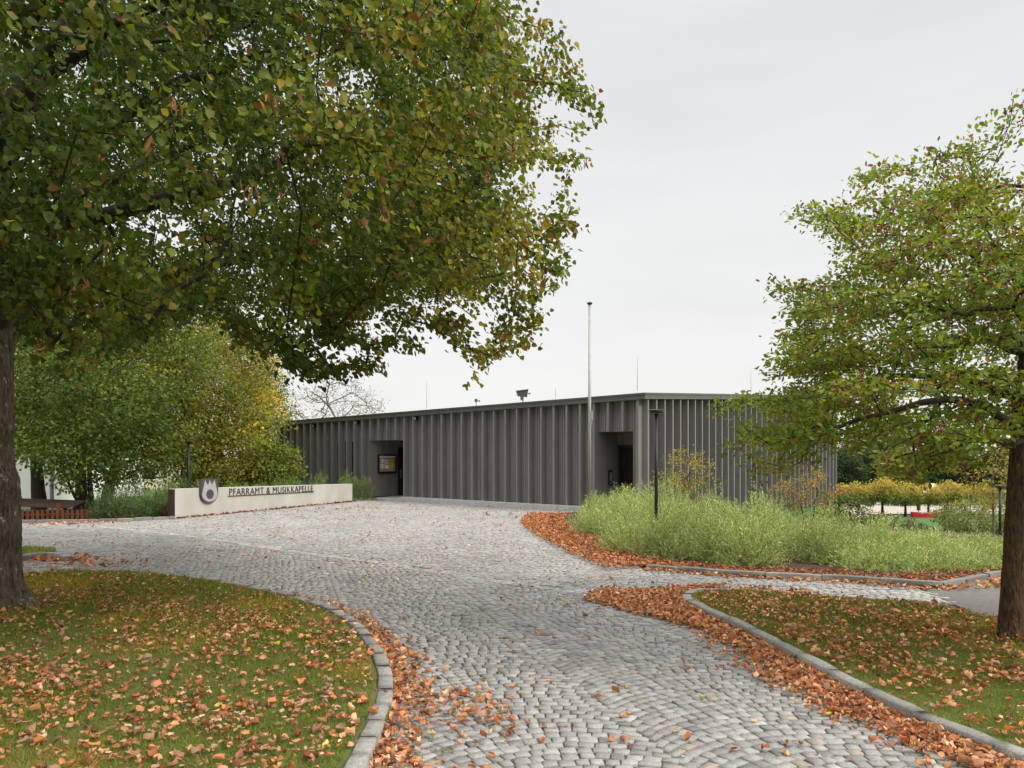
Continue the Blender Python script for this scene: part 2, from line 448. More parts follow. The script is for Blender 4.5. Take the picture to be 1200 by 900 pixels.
def cluster_leaves(tips, dirs, per, sig, size, cols, p, droop, tmpl, axis=(0, 0, 0), flat=.7, jit=.18, colfn=None, upn=.8, nj=.7, spray=0, sag=0):
    dirs = unit(np.asarray(dirs) - np.array((0, 0, sag)))
    tips = np.asarray(tips); dirs = np.asarray(dirs)
    n = len(tips) * per
    Cc = np.repeat(tips, per, 0); Dd = np.repeat(dirs, per, 0)
    off = np.clip(rng.normal(0, 1, (n, 3)), -1.7, 1.7) * np.array([sig, sig, sig * flat])
    back = rng.random((n, 1)) * -(spray if spray else sig)
    P = Cc + off + Dd * back
    out = unit(P - np.array(axis)); out[:, 2] *= .4
    A = unit(out * .5 + Dd * .25 + np.array((0, 0, -droop)) + rng.normal(0, .5, (n, 3)))
    Nn = unit(np.array((0, 0, upn)) + out * .35 + rng.normal(0, nj, (n, 3)))
    S = size * rng.uniform(.6, 1.2, n)
    cc = pick(cols, len(tips), p, .12)
    col = np.repeat(cc, per, 0) * (1 + rng.normal(0, jit, (n, 1))) * (1 + rng.normal(0, jit * .35, (n, 3)))
    if colfn is not None: col = colfn(P, col)
    return leaves(tmpl, P, A, Nn, S, np.clip(col, .003, 1))

# ------------------------------------------------------------------ ground and paving
def poly_in(poly, x, y):
    poly = np.asarray(poly); ins = np.zeros(len(x), bool); j = len(poly) - 1
    for i in range(len(poly)):
        xi, yi = poly[i]; xj, yj = poly[j]
        c = ((yi > y) != (yj > y)) & (x < (xj - xi) * (y - yi) / (yj - yi + 1e-12) + xi)
        ins ^= c; j = i
    return ins
def poly_dist(line, x, y):
    """distance to an open polyline"""
    best = np.full(len(x), 1e9)
    for (ax, ay), (bx, by) in zip(line, line[1:]):
        dx, dy = bx - ax, by - ay
        t = np.clip(((x - ax) * dx + (y - ay) * dy) / (dx * dx + dy * dy + 1e-12), 0, 1)
        best = np.minimum(best, np.hypot(x - ax - t * dx, y - ay - t * dy))
    return best
def in_poly_random(poly, n):
    poly = np.asarray(poly); lo = poly.min(0); hi = poly.max(0)
    p = rng.uniform(lo, hi, (n, 2)); return p[poly_in(poly, p[:, 0], p[:, 1])]
def area(poly):
    p = np.asarray(poly); q = np.roll(p, -1, 0); return abs((p[:, 0] * q[:, 1] - q[:, 0] * p[:, 1]).sum()) / 2
def curve(pts, n=8):
    """Catmull-Rom through points"""
    p = np.array(pts, float); p = np.vstack([2 * p[0] - p[1], p, 2 * p[-1] - p[-2]]); out = []
    for i in range(1, len(p) - 2):
        for t in np.linspace(0, 1, n, endpoint=False):
            a, b, c, d = p[i - 1:i + 3]
            out.append(.5 * (2 * b + (c - a) * t + (2 * a - 5 * b + 4 * c - d) * t * t + (3 * b - a - 3 * c + d) * t ** 3))
    out.append(p[-2]); return np.array(out)

# terrain: one sheet to the horizon
gx = np.concatenate([-np.geomspace(1500, 42, 16), np.arange(-40, 60.1, 1.25), np.geomspace(62, 1500, 16)])
gy = np.concatenate([[-900, -300, -100, -40, -15], np.arange(-6, 70, 1.25), np.geomspace(71, 2000, 26)])
GX, GY = np.meshgrid(gx, gy)
GZ = terr(GX, GY) - .05
nxg = len(gx)
gi = (np.arange(len(gy) - 1)[:, None] * nxg + np.arange(nxg - 1)[None]).ravel()
GF = np.stack([gi, gi + 1, gi + 1 + nxg, gi + nxg], 1)
M['field'] = mat('meadow_grass', (.052, .10, .025), .95, 0, .3, .7, .4, 18, col2=(.08, .14, .035))
g = npobj('ground', np.stack([GX.ravel(), GY.ravel(), GZ.ravel()], 1), GF, M['field'], smooth=True)
tag(g, kind='structure')

LZ = .09
L_edge = curve([W(418, 915, LZ), W(440, 868, LZ), W(459, 820, LZ), W(458, 782, LZ), W(437, 745, LZ), W(398, 714, LZ), W(330, 694, LZ), W(240, 677, LZ), W(150, 668, LZ), W(60, 668, LZ), W(0, 671, LZ), (-11.5, 13.4)], 8)
L_lawn = np.vstack([[(-.9, 3.0), (-1.02, 4.2)], L_edge, [(-14, 12), (-14, 3)]])
R_front = curve([(3.75, 3.6), W(1200, 888, LZ), W(1125, 858, LZ), W(1050, 828, LZ), W(940, 772, LZ), W(870, 735, LZ), W(815, 709, LZ), W(800, 699, LZ), W(812, 692, LZ), W(850, 690, LZ)], 8)
R_lawn = np.vstack([R_front, [W(960, 698, LZ), W(1080, 706, LZ), W(1165, 722, LZ), W(1230, 733, LZ), (9.5, 8.6), (9.5, 3.6)]])
BED_kerb = curve([W(757, 667), W(800, 671), W(860, 676), W(1000, 683), W(1092, 690), W(1120, 687), W(1175, 676), (9.6, 13.9)], 6)
BED_left = curve([W(757, 667), W(700, 645), W(660, 627), W(640, 613), W(650, 604), (2.3, 28.4)], 6)
BED = np.vstack([BED_kerb, [(14, 14.5), (14.5, 17.5), (11, 21), (8, 24.5), (5.2, 28.4)], BED_left[::-1][:-1]])
COURT = np.vstack([[(-2.2, 2.6), (4.2, 2.6)], [(3.75, 3.6)], R_front[1:], [W(960, 697), W(1080, 704.5), W(1137, 710)], [W(1084, 691.5)],
                   BED_kerb[::-1][len(BED_kerb) - 24:], BED_left[1:], [(4.4, 28.6), (-6.6, 38.9), (-8.6, 38.6), (-7.2, 35.6), (-10.9, 25.7), (-12.0, 24.6), (-14.5, 24.2), (-20, 24.1), (-20, 12), (-11.5, 13.4)], L_edge[::-1], [(-1.02, 4.2), (-.9, 3.0)]])
def sheet(name, poly, z, m, zfn=False):
    me = bpy.data.meshes.new(name); bm = bmesh.new()
    vs = [bm.verts.new((p[0], p[1], z)) for p in poly]
    f = bm.faces.new(vs); bmesh.ops.triangulate(bm, faces=[f]); bm.normal_update()
    if sum(fc.normal.z for fc in bm.faces) < 0: bmesh.ops.reverse_faces(bm, faces=bm.faces)
    bm.to_mesh(me); bm.free(); me.materials.append(m)
    return tag(link(bpy.data.objects.new(name, me)), kind='structure')
sheet('paving_bed', [(-22, 1.5), (9, 1.5), (9.5, 9.2), (6.2, 9.7), (6.4, 12.2), (3, 14), (2.6, 29), (-6.4, 39.5), (-9.2, 39.0), (-11.2, 25.6), (-22, 25)], -.012, M['sand'])
sheet('asphalt_drive', [W(1084, 691.5), W(1120, 687), W(1175, 676), (9.6, 13.9), (30, 14.2), (30, 7), (9.3, 8.2), W(1230, 742), W(1165, 729), W(1130, 714)], .004, M['asphalt'])

def lawn(name, poly, amp, cx):
    """slightly mounded lawn as a triangulated grid clipped to its outline"""
    poly = np.asarray(poly)
    me = bpy.data.meshes.new(name); bm = bmesh.new()
    vs = [bm.verts.new((*p, LZ - .02)) for p in poly]; bm.faces.new(vs)
    bmesh.ops.triangulate(bm, faces=bm.faces[:]); bm.normal_update()
    if sum(fc.normal.z for fc in bm.faces) < 0: bmesh.ops.reverse_faces(bm, faces=bm.faces)
    bm.to_mesh(me); bm.free(); me.materials.append(M['lawn'])
    return tag(link(bpy.data.objects.new(name, me)), kind='structure')
lawn('lawn', L_lawn, .1, 0); lawn('lawn', R_lawn, .1, 0)
sheet('planting_bed', BED, .05, M['soil'])
# little verge at far left with its kerb
V_edge = curve([W(75, 653, .08), W(60, 649, .08), W(35, 650, .08), W(15, 653, .08), (-12.5, 15.0)], 5)
V_poly = np.vstack([[(-13.5, 17.3), W(20, 640, .08), W(62, 641, .08)], V_edge[1:]])
sheet('verge', V_poly, .07, M['lawn'])

# setts
def setts(poly_list, ax, origin, extent, W_=1.25, p=.102, arc=True, tone=.37, far=13.5, seed=3, hole=()):
    r = np.random.default_rng(seed)
    cu, su = math.cos(ax), math.sin(ax)
    (u0, u1), (v0, v1) = extent
    cx = []; cy = []; th = []; sx = []; sy = []
    ncol = int((u1 - u0) / W_) + 1; nrow = int((v1 - v0) / p) + 1
    Rr = .78 * W_
    for c in range(ncol):
        uc = u0 + c * W_ + W_ / 2
        for q in range(nrow):
            n = int(round(W_ / .108)) if arc else int(W_ / .12)
            w = r.uniform(.8, 1.2, n); e = np.concatenate([[0], np.cumsum(w)]) / w.sum() * W_ - W_ / 2
            if arc: e = e
            m = (e[1:] + e[:-1]) / 2
            if arc:
                sag = np.sqrt(Rr ** 2 - m ** 2) - math.sqrt(Rr ** 2 - (W_ / 2) ** 2); t = -np.arcsin(m / Rr)
            else:
                sag = np.zeros(n); t = np.zeros(n)
            cx.append(uc + m + (r.uniform(0, .1) if not arc else 0)); cy.append(v0 + q * p + sag); th.append(t)
            sx.append((e[1:] - e[:-1]) / np.cos(t)); sy.append(np.full(n, p) * np.cos(t))
    cx, cy, th, sx, sy = map(np.concatenate, (cx, cy, th, sx, sy))
    x = origin[0] + cx * cu - cy * su; y = origin[1] + cx * su + cy * cu
    keep = np.zeros(len(x), bool)
    for pl in poly_list: keep |= poly_in(pl, x, y)
    for h in hole: keep &= ~poly_in(h, x, y)
    keep &= (np.abs(x) < .70 * y + 1.5)
    x, y, th, sx, sy = (a[keep] for a in (x, y, th, sx, sy))
    n = len(x); th = th + ax + r.normal(0, .045, n)
    hx = (sx - .008) / 2 * r.uniform(.93, 1.02, n); hy = (sy - .008) / 2 * r.uniform(.92, 1.03, n)
    z = r.normal(0, .003, n); tx = r.normal(0, .013, n); ty = r.normal(0, .013, n)
    sgn = np.array([(-1, -1), (1, -1), (1, 1), (-1, 1)], float)
    def ring(sc, dz, jit):
        a = sgn[None, :, 0] * hx[:, None] * sc + r.normal(0, jit, (n, 4)); b = sgn[None, :, 1] * hy[:, None] * sc + r.normal(0, jit, (n, 4))
        X = x[:, None] + a * np.cos(th)[:, None] - b * np.sin(th)[:, None]
        Y = y[:, None] + a * np.sin(th)[:, None] + b * np.cos(th)[:, None]
        Z = z[:, None] + dz + a * tx[:, None] + b * ty[:, None]
        return np.stack([X, Y, Z], 2)
    st = r.bit_generator.state
    top = ring(.94, 0.001, .003); r.bit_generator.state = st
    mid = ring(1.0, -.006, .005); r.bit_generator.state = st
    bot = ring(1.0, -.04, .005); bot[:, :, 2] = -.04
    V = np.concatenate([top, mid, bot], 1).reshape(-1, 3)
    f = [(0, 1, 2, 3)] + [(4 + k, 4 + (k + 1) % 4, (k + 1) % 4, k) for k in range(4)] + [(8 + k, 8 + (k + 1) % 4, 4 + (k + 1) % 4, 4 + k) for k in range(4)]
    Fc = (np.array(f)[None] + (np.arange(n) * 12)[:, None, None]).reshape(-1, 4)
    base = np.array((1.15, 1.11, 1.04)) * tone
    col = base * np.clip(r.normal(1, .12, (n, 1)), .65, 1.4) * (1 + r.normal(0, .010, (n, 3)))
    odd = r.random(n); col[odd < .04] = np.array((1.22, 1.06, .85)) * tone * r.uniform(.85, 1.15, ((odd < .04).sum(), 1))
    col[odd > .95] *= .72
    return V, Fc, np.repeat(col, 12, 0)
# gutter line that divides the near fan paving from the forecourt
GUT = np.array([W(120, 617), W(200, 626), W(420, 656), W(600, 683), W(735, 699)])
gl = curve(GUT, 10)
gut_poly = np.vstack([gl + np.array((.0, .17)), (gl - np.array((.0, .17)))[::-1]])
near_poly = np.vstack([[(-2.2, 2.6), (4.4, 2.6), (3.4, 9), (2.9, 11.2)], gl[::-1], [(-20, 24.2), (-22, 10)]])
sheets = []
near = setts([COURT], R(16), (0, 0), ((-22, 12), (-8, 34)), 1.75, .108, True, .235, seed=3, hole=[gut_poly, V_poly])
x_ = near[0].reshape(-1, 12, 3)[:, 4:8].mean(1)
isnear = poly_in(near_poly, x_[:, 0], x_[:, 1])
def sub(d, keep):
    V = d[0].reshape(-1, 12, 3)[keep]; c = d[2].reshape(-1, 12, 3)[keep]; n = len(V)
    f = d[1].reshape(-1, 9, 4)[0]
    return V.reshape(-1, 3), (f[None] + (np.arange(n) * 12)[:, None, None]).reshape(-1, 4), c.reshape(-1, 3)
PATH = np.array([W(842, 684), W(1000, 690), W(1084, 692), W(1137, 709.5), W(1080, 704.5), W(960, 697), W(855, 690)])
a = sub(near, isnear & ~poly_in(PATH, x_[:, 0], x_[:, 1]))
far_ = setts([COURT], R(-24), (0, 0), ((-34, 16), (0, 48)), 1.5, .10, True, .255, seed=4, hole=[near_poly, gut_poly, PATH, V_poly])
gd = gl[-1] - gl[0]
gut_ = setts([gut_poly], math.atan2(gd[1], gd[0]), tuple(gl[0] - np.array((.0, .4))), ((-1, 24), (-3, 3.5)), .9, .115, False, .30, seed=6, hole=[])
pth_ = setts([PATH], R(-8), (0, 0), ((0, 9), (9, 16)), 1.0, .11, False, .30, seed=7)
Vs = []; Fs = []; Cs = []; b = 0
for V, f, c in (a, far_, gut_, pth_):
    Vs.append(V); Fs.append(f + b); Cs.append(c); b += len(V)
o = npobj('cobbled_forecourt', np.concatenate(Vs), np.concatenate(Fs), M['stone'], None, np.concatenate(Cs)); tag(o, kind='structure')

# kerbs
def kerb(name, line, w=.17, h=.11, ln=.42, z0=-.05, inward=1, tone=.25, seed=1):
    r = np.random.default_rng(seed)
    line = np.asarray(line); seg = np.hypot(*np.diff(line, axis=0).T); s = np.concatenate([[0], np.cumsum(seg)])
    V = []; Fc = []; col = []; d = 0
    def at(q): return np.array((np.interp(q, s, line[:, 0]), np.interp(q, s, line[:, 1])))
    while d < s[-1] - .1:
        l = ln * r.uniform(.8, 1.25); a0, a1 = d + .006, min(d + l, s[-1]) - .006
        dz = r.normal(0, .006); tint = tone * np.clip(r.normal(1, .12), .7, 1.3) * np.array((1.0, .95, .86))
        sh = r.normal(0, .006); m = 4
        rings = []
        for k in range(m + 1):
            q = a0 + (a1 - a0) * k / m; p = at(q); t = at(q + .03) - at(q - .03); t = t / np.hypot(*t); n_ = np.array((-t[1], t[0])) * inward
            o0 = p + n_ * sh; o1 = p + n_ * (w + sh)
            e = .012
            tz = h + dz + r.normal(0, .0025)
            shrink = .012 if k in (0, m) else 0
            rings.append([(*o0, z0), (*(o0 - n_ * 0), tz - e - shrink * .4), (*(o0 + n_ * e), tz - shrink * .5), (*(o1 - n_ * e), tz - shrink * .5), (*o1, tz - e - shrink * .4), (*o1, z0)])
        b = len(V)
        for rg in rings: V += rg
        for k in range(m):
            for j in range(5): Fc.append((b + k * 6 + j, b + k * 6 + j + 1, b + (k + 1) * 6 + j + 1, b + (k + 1) * 6 + j))
        # end caps as two quads each
        for k in (0, m):
            Fc.append((b + k * 6, b + k * 6 + 1, b + k * 6 + 4, b + k * 6 + 5)); Fc.append((b + k * 6 + 1, b + k * 6 + 2, b + k * 6 + 3, b + k * 6 + 4))
        for _ in range((m + 1) * 6): col.append(tint)
        d += l
    return tag(npobj(name, np.array(V), np.array(Fc), M['kerb'], None, np.array(col)), kind='structure')
kerb('kerb', L_edge[:-8], .125, .10, .40, inward=1, tone=.28, seed=1)
kerb('kerb', R_front, .12, .11, .60, inward=-1, tone=.26, seed=2)
kerb('kerb', BED_kerb, .13, .10, .75, inward=1, tone=.17, seed=3)
kerb('kerb', V_edge, .15, .10, .4, inward=-1, seed=4)
kerb('kerb', curve([(-15.5, 23.9), W(110, 612), W(150, 611), W(205, 608.5)], 5), .15, .10, .5, inward=1, tone=.17, seed=5)

# ------------------------------------------------------------------ the hall
A = np.array((4.53, 28.0)); B = np.array((-12.6, 44.0)); Cc = np.array((17.95, 45.0)); Dd = np.array((2.0, 62.0))
def roofz(x, y): return 4.2 + .0467 * (x - 4.53) + .0325 * (y - 28)
tL = (B - A) / np.hypot(*(B - A)); LL = np.hypot(*(B - A)); nL = np.array((-.681, -.728)); nL = np.array((tL[1], -tL[0])); nL = -nL if nL @ (-(A + B) / 2) < 0 else nL
tR = (Cc - A) / np.hypot(*(Cc - A)); LR = np.hypot(*(Cc - A)); nR = np.array((tR[1], -tR[0])); nR = -nR if nR @ (-(A + Cc) / 2) < 0 else nR
def u_of(px, t):   # wall length at which the wall crosses the photo column px
    k = (px - 600) / F
    return (k * A[1] - A[0]) / (t[0] - k * t[1])
hall = thing('community_hall', 'low flat-roofed hall clad in dark brown-grey ribbed metal behind the cobbled forecourt', 'building', (A[0], A[1], 0))
HO = (A[0], A[1], 0)
def wp(t, n, u, d, z): return (A[0] + t[0] * u + n[0] * d, A[1] + t[1] * u + n[1] * d, z)
def cladding(t, n, Ln, nb, rw, rd, zb_fn, holes, slots, grooves=5):
    """folded sheet with deep ribs; holes = [(u0,u1,lintel)], slots = [(u0,u1,sill,top)]"""
    m = MB(); s = Ln / nb
    pts = []
    for i in range(nb + 1):
        uc = i * s
        pts += [(uc - rw / 2, 0, i), (uc - rw / 2 + .006, rd, i), (uc + rw / 2 - .006, rd, i), (uc + rw / 2, 0, i)]
        if i < nb:
            g0 = uc + rw / 2; g1 = uc + s - rw / 2; gw = (g1 - g0) / (grooves * 2 + 1)
            for k in range(grooves):
                a = g0 + gw * (2 * k + 1)
                pts += [(a, 0, None), (a + gw * .18, .022, None), (a + gw * .82, .022, None), (a + gw, 0, None)]
    # split where holes and slots start and end
    cuts = sorted({q for h in holes for q in h[:2]} | {q for w in slots for q in w[:2]})
    out = [pts[0]]
    for p0, p1 in zip(pts, pts[1:]):
        for c in cuts:
            if p0[0] < c < p1[0]:
                f = (c - p0[0]) / (p1[0] - p0[0]); out.append((c, p0[1] + (p1[1] - p0[1]) * f, p1[2] if p0[2] == p1[2] else None))
        out.append(p1)
    for p0, p1 in zip(out, out[1:]):
        um = (p0[0] + p1[0]) / 2
        zt0 = roofz(*wp(t, n, p0[0], 0, 0)[:2]) - .10; zt1 = roofz(*wp(t, n, p1[0], 0, 0)[:2]) - .10
        spans = [(zb_fn(um), None)]
        for h in holes:
            if h[0] - 1e-6 <= um <= h[1] + 1e-6: spans = [(h[2], None)]
        for w in slots:
            if w[0] - 1e-6 <= um <= w[1] + 1e-6: spans = [(zb_fn(um), w[2]), (w[3], None)]
        for z0, z1 in spans:
            m.quad(wp(t, n, p0[0], p0[1], z0), wp(t, n, p1[0], p1[1], z0), wp(t, n, p1[0], p1[1], z1 if z1 else zt1), wp(t, n, p0[0], p0[1], z1 if z1 else zt0))
        # underside of ribs
        if p0[1] == rd and p1[1] == rd:
            z0 = spans[-1][0]
            m.quad(wp(t, n, p0[0], 0, z0), wp(t, n, p1[0], 0, z0), wp(t, n, p1[0], rd, z0), wp(t, n, p0[0], rd, z0))
    return m
nbL, nbR = 37, 35
sL, sR = LL / nbL, LR / nbR
def ribL(px): return round(u_of(px, tL) / sL) * sL
# right-hand portal (door) and left-hand portal (notice board) on the long wall
pR = (u_of(742, tL), ribL(697.5) - .05, 2.89)
pL = (ribL(475) + .05, u_of(438.5, tL), 2.76)
slL = [(u_of(a_, tL), u_of(b_, tL), .45, 2.73) for a_, b_ in ((417, 413), (408.6, 404.6), (400, 396), (391.4, 388))]
slR = []
for k in range(5):
    i = round(u_of(808, tR) / sR) + k
    slR.append((i * sR + .05, i * sR + .34, .82, 3.58))
zbL = lambda u: .19 if u < pL[0] else -.15
cladding(tL, nL, LL, nbL, .10, .27, zbL, [pR, pL], slL).build('wall', M['clad'], hall, HO)
cladding(tR, nR, LR, nbR, .09, .26, lambda u: -3.0, [], slR, 3).build('wall', M['clad'], hall, HO)
# hidden rear walls
m = MB()
for p, q in ((B, Dd), (Dd, Cc)):
    m.quad((*p, -3), (*q, -3), (*q, roofz(*q) - .1), (*p, roofz(*p) - .1))
m.build('rear_wall', M['clad'], hall, HO)
# roof slab with projecting fascia
def off(p, *ns): return p + sum(np.array(n) * .30 for n in ns)
def corner(P, n1, n2, d):
    # point at distance d outside two walls
    Mx = np.array([n1, n2]); return P + np.linalg.solve(Mx, np.array([d, d]))
rB = B + tL * .3 + nL * .30; rC = Cc + tR * .3 + nR * .34; rA = corner(A, nL, nR, .31)
ro = [rA, rC, Dd + np.array((.2, .6)), rB]
m = MB()
m.add([(*p, roofz(*p) - .21) for p in ro] + [(*p, roofz(*p)) for p in ro], [(0, 1, 2, 3), (7, 6, 5, 4), (0, 4, 5, 1), (1, 5, 6, 2), (2, 6, 7, 3), (3, 7, 4, 0)])
roof = m.build('roof', M['fascia'], hall, HO)
m = MB()   # drip edge under the coping
for p, q, nn in ((rA, rB, nL), (rA, rC, nR)):
    d = (q - p) / np.hypot(*(q - p))
    for zz, pr in ((-.012, .025),):
        m.hexa([(*(p + nn * .004), roofz(*p) - .05), (*(q + nn * .004), roofz(*q) - .05), (*(q + nn * pr), roofz(*q) - .05), (*(p + nn * pr), roofz(*p) - .05)],
               [(*(p + nn * .004), roofz(*p) + .012), (*(q + nn * .004), roofz(*q) + .012), (*(q + nn * pr), roofz(*q) + .012), (*(p + nn * pr), roofz(*p) + .012)])
m.build('coping', M['fascia'], roof)
bpy.data.objects['coping'].data.transform(Matrix.Translation((-A[0], -A[1], 0)))
# portals
def portal(t, n, u0, u1, zt, dep, zf, name):
    m = MB(); e = .02
    m.quad(wp(t, n, u0, e, zf), wp(t, n, u0, -dep, zf), wp(t, n, u0, -dep, zt), wp(t, n, u0, e, zt))
    m.quad(wp(t, n, u1, e, zf), wp(t, n, u1, -dep, zf), wp(t, n, u1, -dep, zt), wp(t, n, u1, e, zt))
    m.quad(wp(t, n, u0, -dep, zf), wp(t, n, u1, -dep, zf), wp(t, n, u1, -dep, zt), wp(t, n, u0, -dep, zt))
    m.quad(wp(t, n, u0, e, zt), wp(t, n, u1, e, zt), wp(t, n, u1, -dep, zt), wp(t, n, u0, -dep, zt))
    # shallow joints on the visible left jamb
    k = .35
    while k < dep:
        m.hexa([wp(t, n, u1 - .004, -k, zf), wp(t, n, u1 - .004, -k - .05, zf), wp(t, n, u1 - .016, -k - .05, zf), wp(t, n, u1 - .016, -k, zf)],
               [wp(t, n, u1 - .004, -k, zt - .01), wp(t, n, u1 - .004, -k - .05, zt - .01), wp(t, n, u1 - .016, -k - .05, zt - .01), wp(t, n, u1 - .016, -k, zt - .01)])
        k += .42
    o = m.build(name, M['clad'], hall, HO)
    m = MB()
    m.hexa([wp(t, n, u0 + .004, .3, -.3), wp(t, n, u1 - .004, .3, -.3), wp(t, n, u1 - .004, -dep + .004, -.3), wp(t, n, u0 + .004, -dep + .004, -.3)],
           [wp(t, n, u0 + .004, .3, zf - .06), wp(t, n, u1 - .004, .3, zf - .06), wp(t, n, u1 - .004, -dep + .004, zf + .03), wp(t, n, u0 + .004, -dep + .004, zf + .03)])
    m.build('threshold', M['concrete'], hall, HO)
    return o
portal(tL, nL, pR[0], pR[1], pR[2], 1.15, .08, 'entrance_recess')
portal(tL, nL, pL[0], pL[1], pL[2], 2.6, .08, 'entrance_recess')
# doors
def door(t, n, u0, u1, dep, z0, z1):
    m = MB(); d0, d1 = -dep + .01, -dep + .06
    m.hexa([wp(t, n, u0, d0, z0), wp(t, n, u1, d0, z0), wp(t, n, u1, d1, z0), wp(t, n, u0, d1, z0)], [wp(t, n, u0, d0, z1), wp(t, n, u1, d0, z1), wp(t, n, u1, d1, z1), wp(t, n, u0, d1, z1)])
    dr = m.build('door', M['dark'], hall, HO)
    m = MB(); w = .09
    m.hexa([wp(t, n, u0 + w, d1 + .001, z0 + .1), wp(t, n, u1 - w, d1 + .001, z0 + .1), wp(t, n, u1 - w, d1 + .008, z0 + .1), wp(t, n, u0 + w, d1 + .008, z0 + .1)],
           [wp(t, n, u0 + w, d1 + .001, z1 - w), wp(t, n, u1 - w, d1 + .001, z1 - w), wp(t, n, u1 - w, d1 + .008, z1 - w), wp(t, n, u0 + w, d1 + .008, z1 - w)])
    m.build('pane', M['glass'], dr, HO)
    m = MB(); m.cyl(wp(t, n, u0 + .12, d1 + .06, z0 + .8), wp(t, n, u0 + .12, d1 + .06, z0 + 1.4), .014)
    m.cyl(wp(t, n, u0 + .12, d1, z0 + .9), wp(t, n, u0 + .12, d1 + .06, z0 + .9), .01); m.cyl(wp(t, n, u0 + .12, d1, z0 + 1.3), wp(t, n, u0 + .12, d1 + .06, z0 + 1.3), .01)
    m.build('handle', M['steel'], dr, HO)
door(tL, nL, pR[0] + .45, pR[1] - .06, 1.15, .11, 2.42)
door(tL, nL, pL[0] + .2, pL[1] - .5, 2.6, .13, 2.3)
m = MB(); _u1 = pL[1]
m.hexa([wp(tL, nL, _u1 - .018, -1.42, .1), wp(tL, nL, _u1 - .018, -2.5, .1), wp(tL, nL, _u1 - .05, -2.5, .1), wp(tL, nL, _u1 - .05, -1.42, .1)], [wp(tL, nL, _u1 - .018, -1.42, 2.45), wp(tL, nL, _u1 - .018, -2.5, 2.45), wp(tL, nL, _u1 - .05, -2.5, 2.45), wp(tL, nL, _u1 - .05, -1.42, 2.45)])
recess_shade = m.build('door', M['dark'], hall, HO)  # dark slab added on the jamb, its colour standing in for the recess's shade
m = MB(); m.cyl(wp(tL, nL, _u1 - .11, -1.55, .95), wp(tL, nL, _u1 - .11, -1.55, 1.35), .014); m.cyl(wp(tL, nL, _u1 - .05, -1.55, 1.0), wp(tL, nL, _u1 - .11, -1.55, 1.0), .01); m.cyl(wp(tL, nL, _u1 - .05, -1.55, 1.3), wp(tL, nL, _u1 - .11, -1.55, 1.3), .01)
m.build('handle', M['steel'], recess_shade, HO)  # made-up handle on the shade slab
# intercom panel on the left jamb of the entrance
m = MB(); u1 = pR[1]
def jamb_box(m, u1, k0, k1, z0, z1, th=.05, g=.018):
    m.hexa([wp(tL, nL, u1 - g, -k0, z0), wp(tL, nL, u1 - g, -k1, z0), wp(tL, nL, u1 - g - th, -k1, z0), wp(tL, nL, u1 - g - th, -k0, z0)],
           [wp(tL, nL, u1 - g, -k0, z1), wp(tL, nL, u1 - g, -k1, z1), wp(tL, nL, u1 - g - th, -k1, z1), wp(tL, nL, u1 - g - th, -k0, z1)])
jamb_box(m, u1, .52, .76, .95, 1.5)
ic = m.build('intercom_panel', M['black'], hall, HO)
m = MB(); jamb_box(m, u1, .56, .72, 1.08, 1.42, .006, .07); m.build('cover', M['clad'], ic, HO)
m = MB(); jamb_box(m, u1, .58, .70, .99, 1.03, .006, .07); m.build('button_row', M['steel'], ic, HO)
# window slots
for (t, n, sl) in ((tL, nL, slL), (tR, nR, slR)):
    for (u0, u1, z0, z1) in sl:
        u0, u1 = min(u0, u1), max(u0, u1)
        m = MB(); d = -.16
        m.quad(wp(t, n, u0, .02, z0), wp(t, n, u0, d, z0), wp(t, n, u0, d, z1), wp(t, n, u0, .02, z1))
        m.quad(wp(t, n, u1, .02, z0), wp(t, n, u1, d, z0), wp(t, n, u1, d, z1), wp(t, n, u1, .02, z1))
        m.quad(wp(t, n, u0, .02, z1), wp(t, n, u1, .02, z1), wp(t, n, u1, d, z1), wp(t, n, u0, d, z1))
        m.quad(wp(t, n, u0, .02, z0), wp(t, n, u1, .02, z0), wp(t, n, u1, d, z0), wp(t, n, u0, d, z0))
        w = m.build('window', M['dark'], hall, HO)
        m = MB(); d = -.15
        m.quad(wp(t, n, u0, d, z0), wp(t, n, u1, d, z0), wp(t, n, u1, d, z1), wp(t, n, u0, d, z1))
        m.build('pane', M['glass'], w, HO)
# concrete plinth in front of the long wall
m = MB(); u = -.2
pl_end = pL[0] + .0
while u < pl_end - .02:
    v = min(u + 1.2, pl_end)
    a0, a1 = u + .006, v - .006
    m.hexa([wp(tL, nL, a0, .52, -.1), wp(tL, nL, a1, .52, -.1), wp(tL, nL, a1, -.1, -.1), wp(tL, nL, a0, -.1, -.1)],
           [wp(tL, nL, a0, .50, .17), wp(tL, nL, a1, .50, .17), wp(tL, nL, a1, -.1, .17), wp(tL, nL, a0, -.1, .17)])
    u = v
m.build('plinth', M['concrete'], hall, HO, bevel=.008)
# floodlights under the eave
for px in (371, 421.5, 490.5):
    u = u_of(px, tL); x, y, _ = wp(tL, nL, u, .2, 0); z = roofz(x, y) - .34
    m = MB(); m.box(wp(tL, nL, u, .13, z), (.13, .13, .12), math.atan2(tL[1], tL[0])); fl = m.build('floodlight', M['black'], hall, HO)
    m = MB(); m.cyl(wp(tL, nL, u, .2, z), wp(tL, nL, u, .23, z - .01), .045); m.build('lens', M['lampclear'], fl, HO)

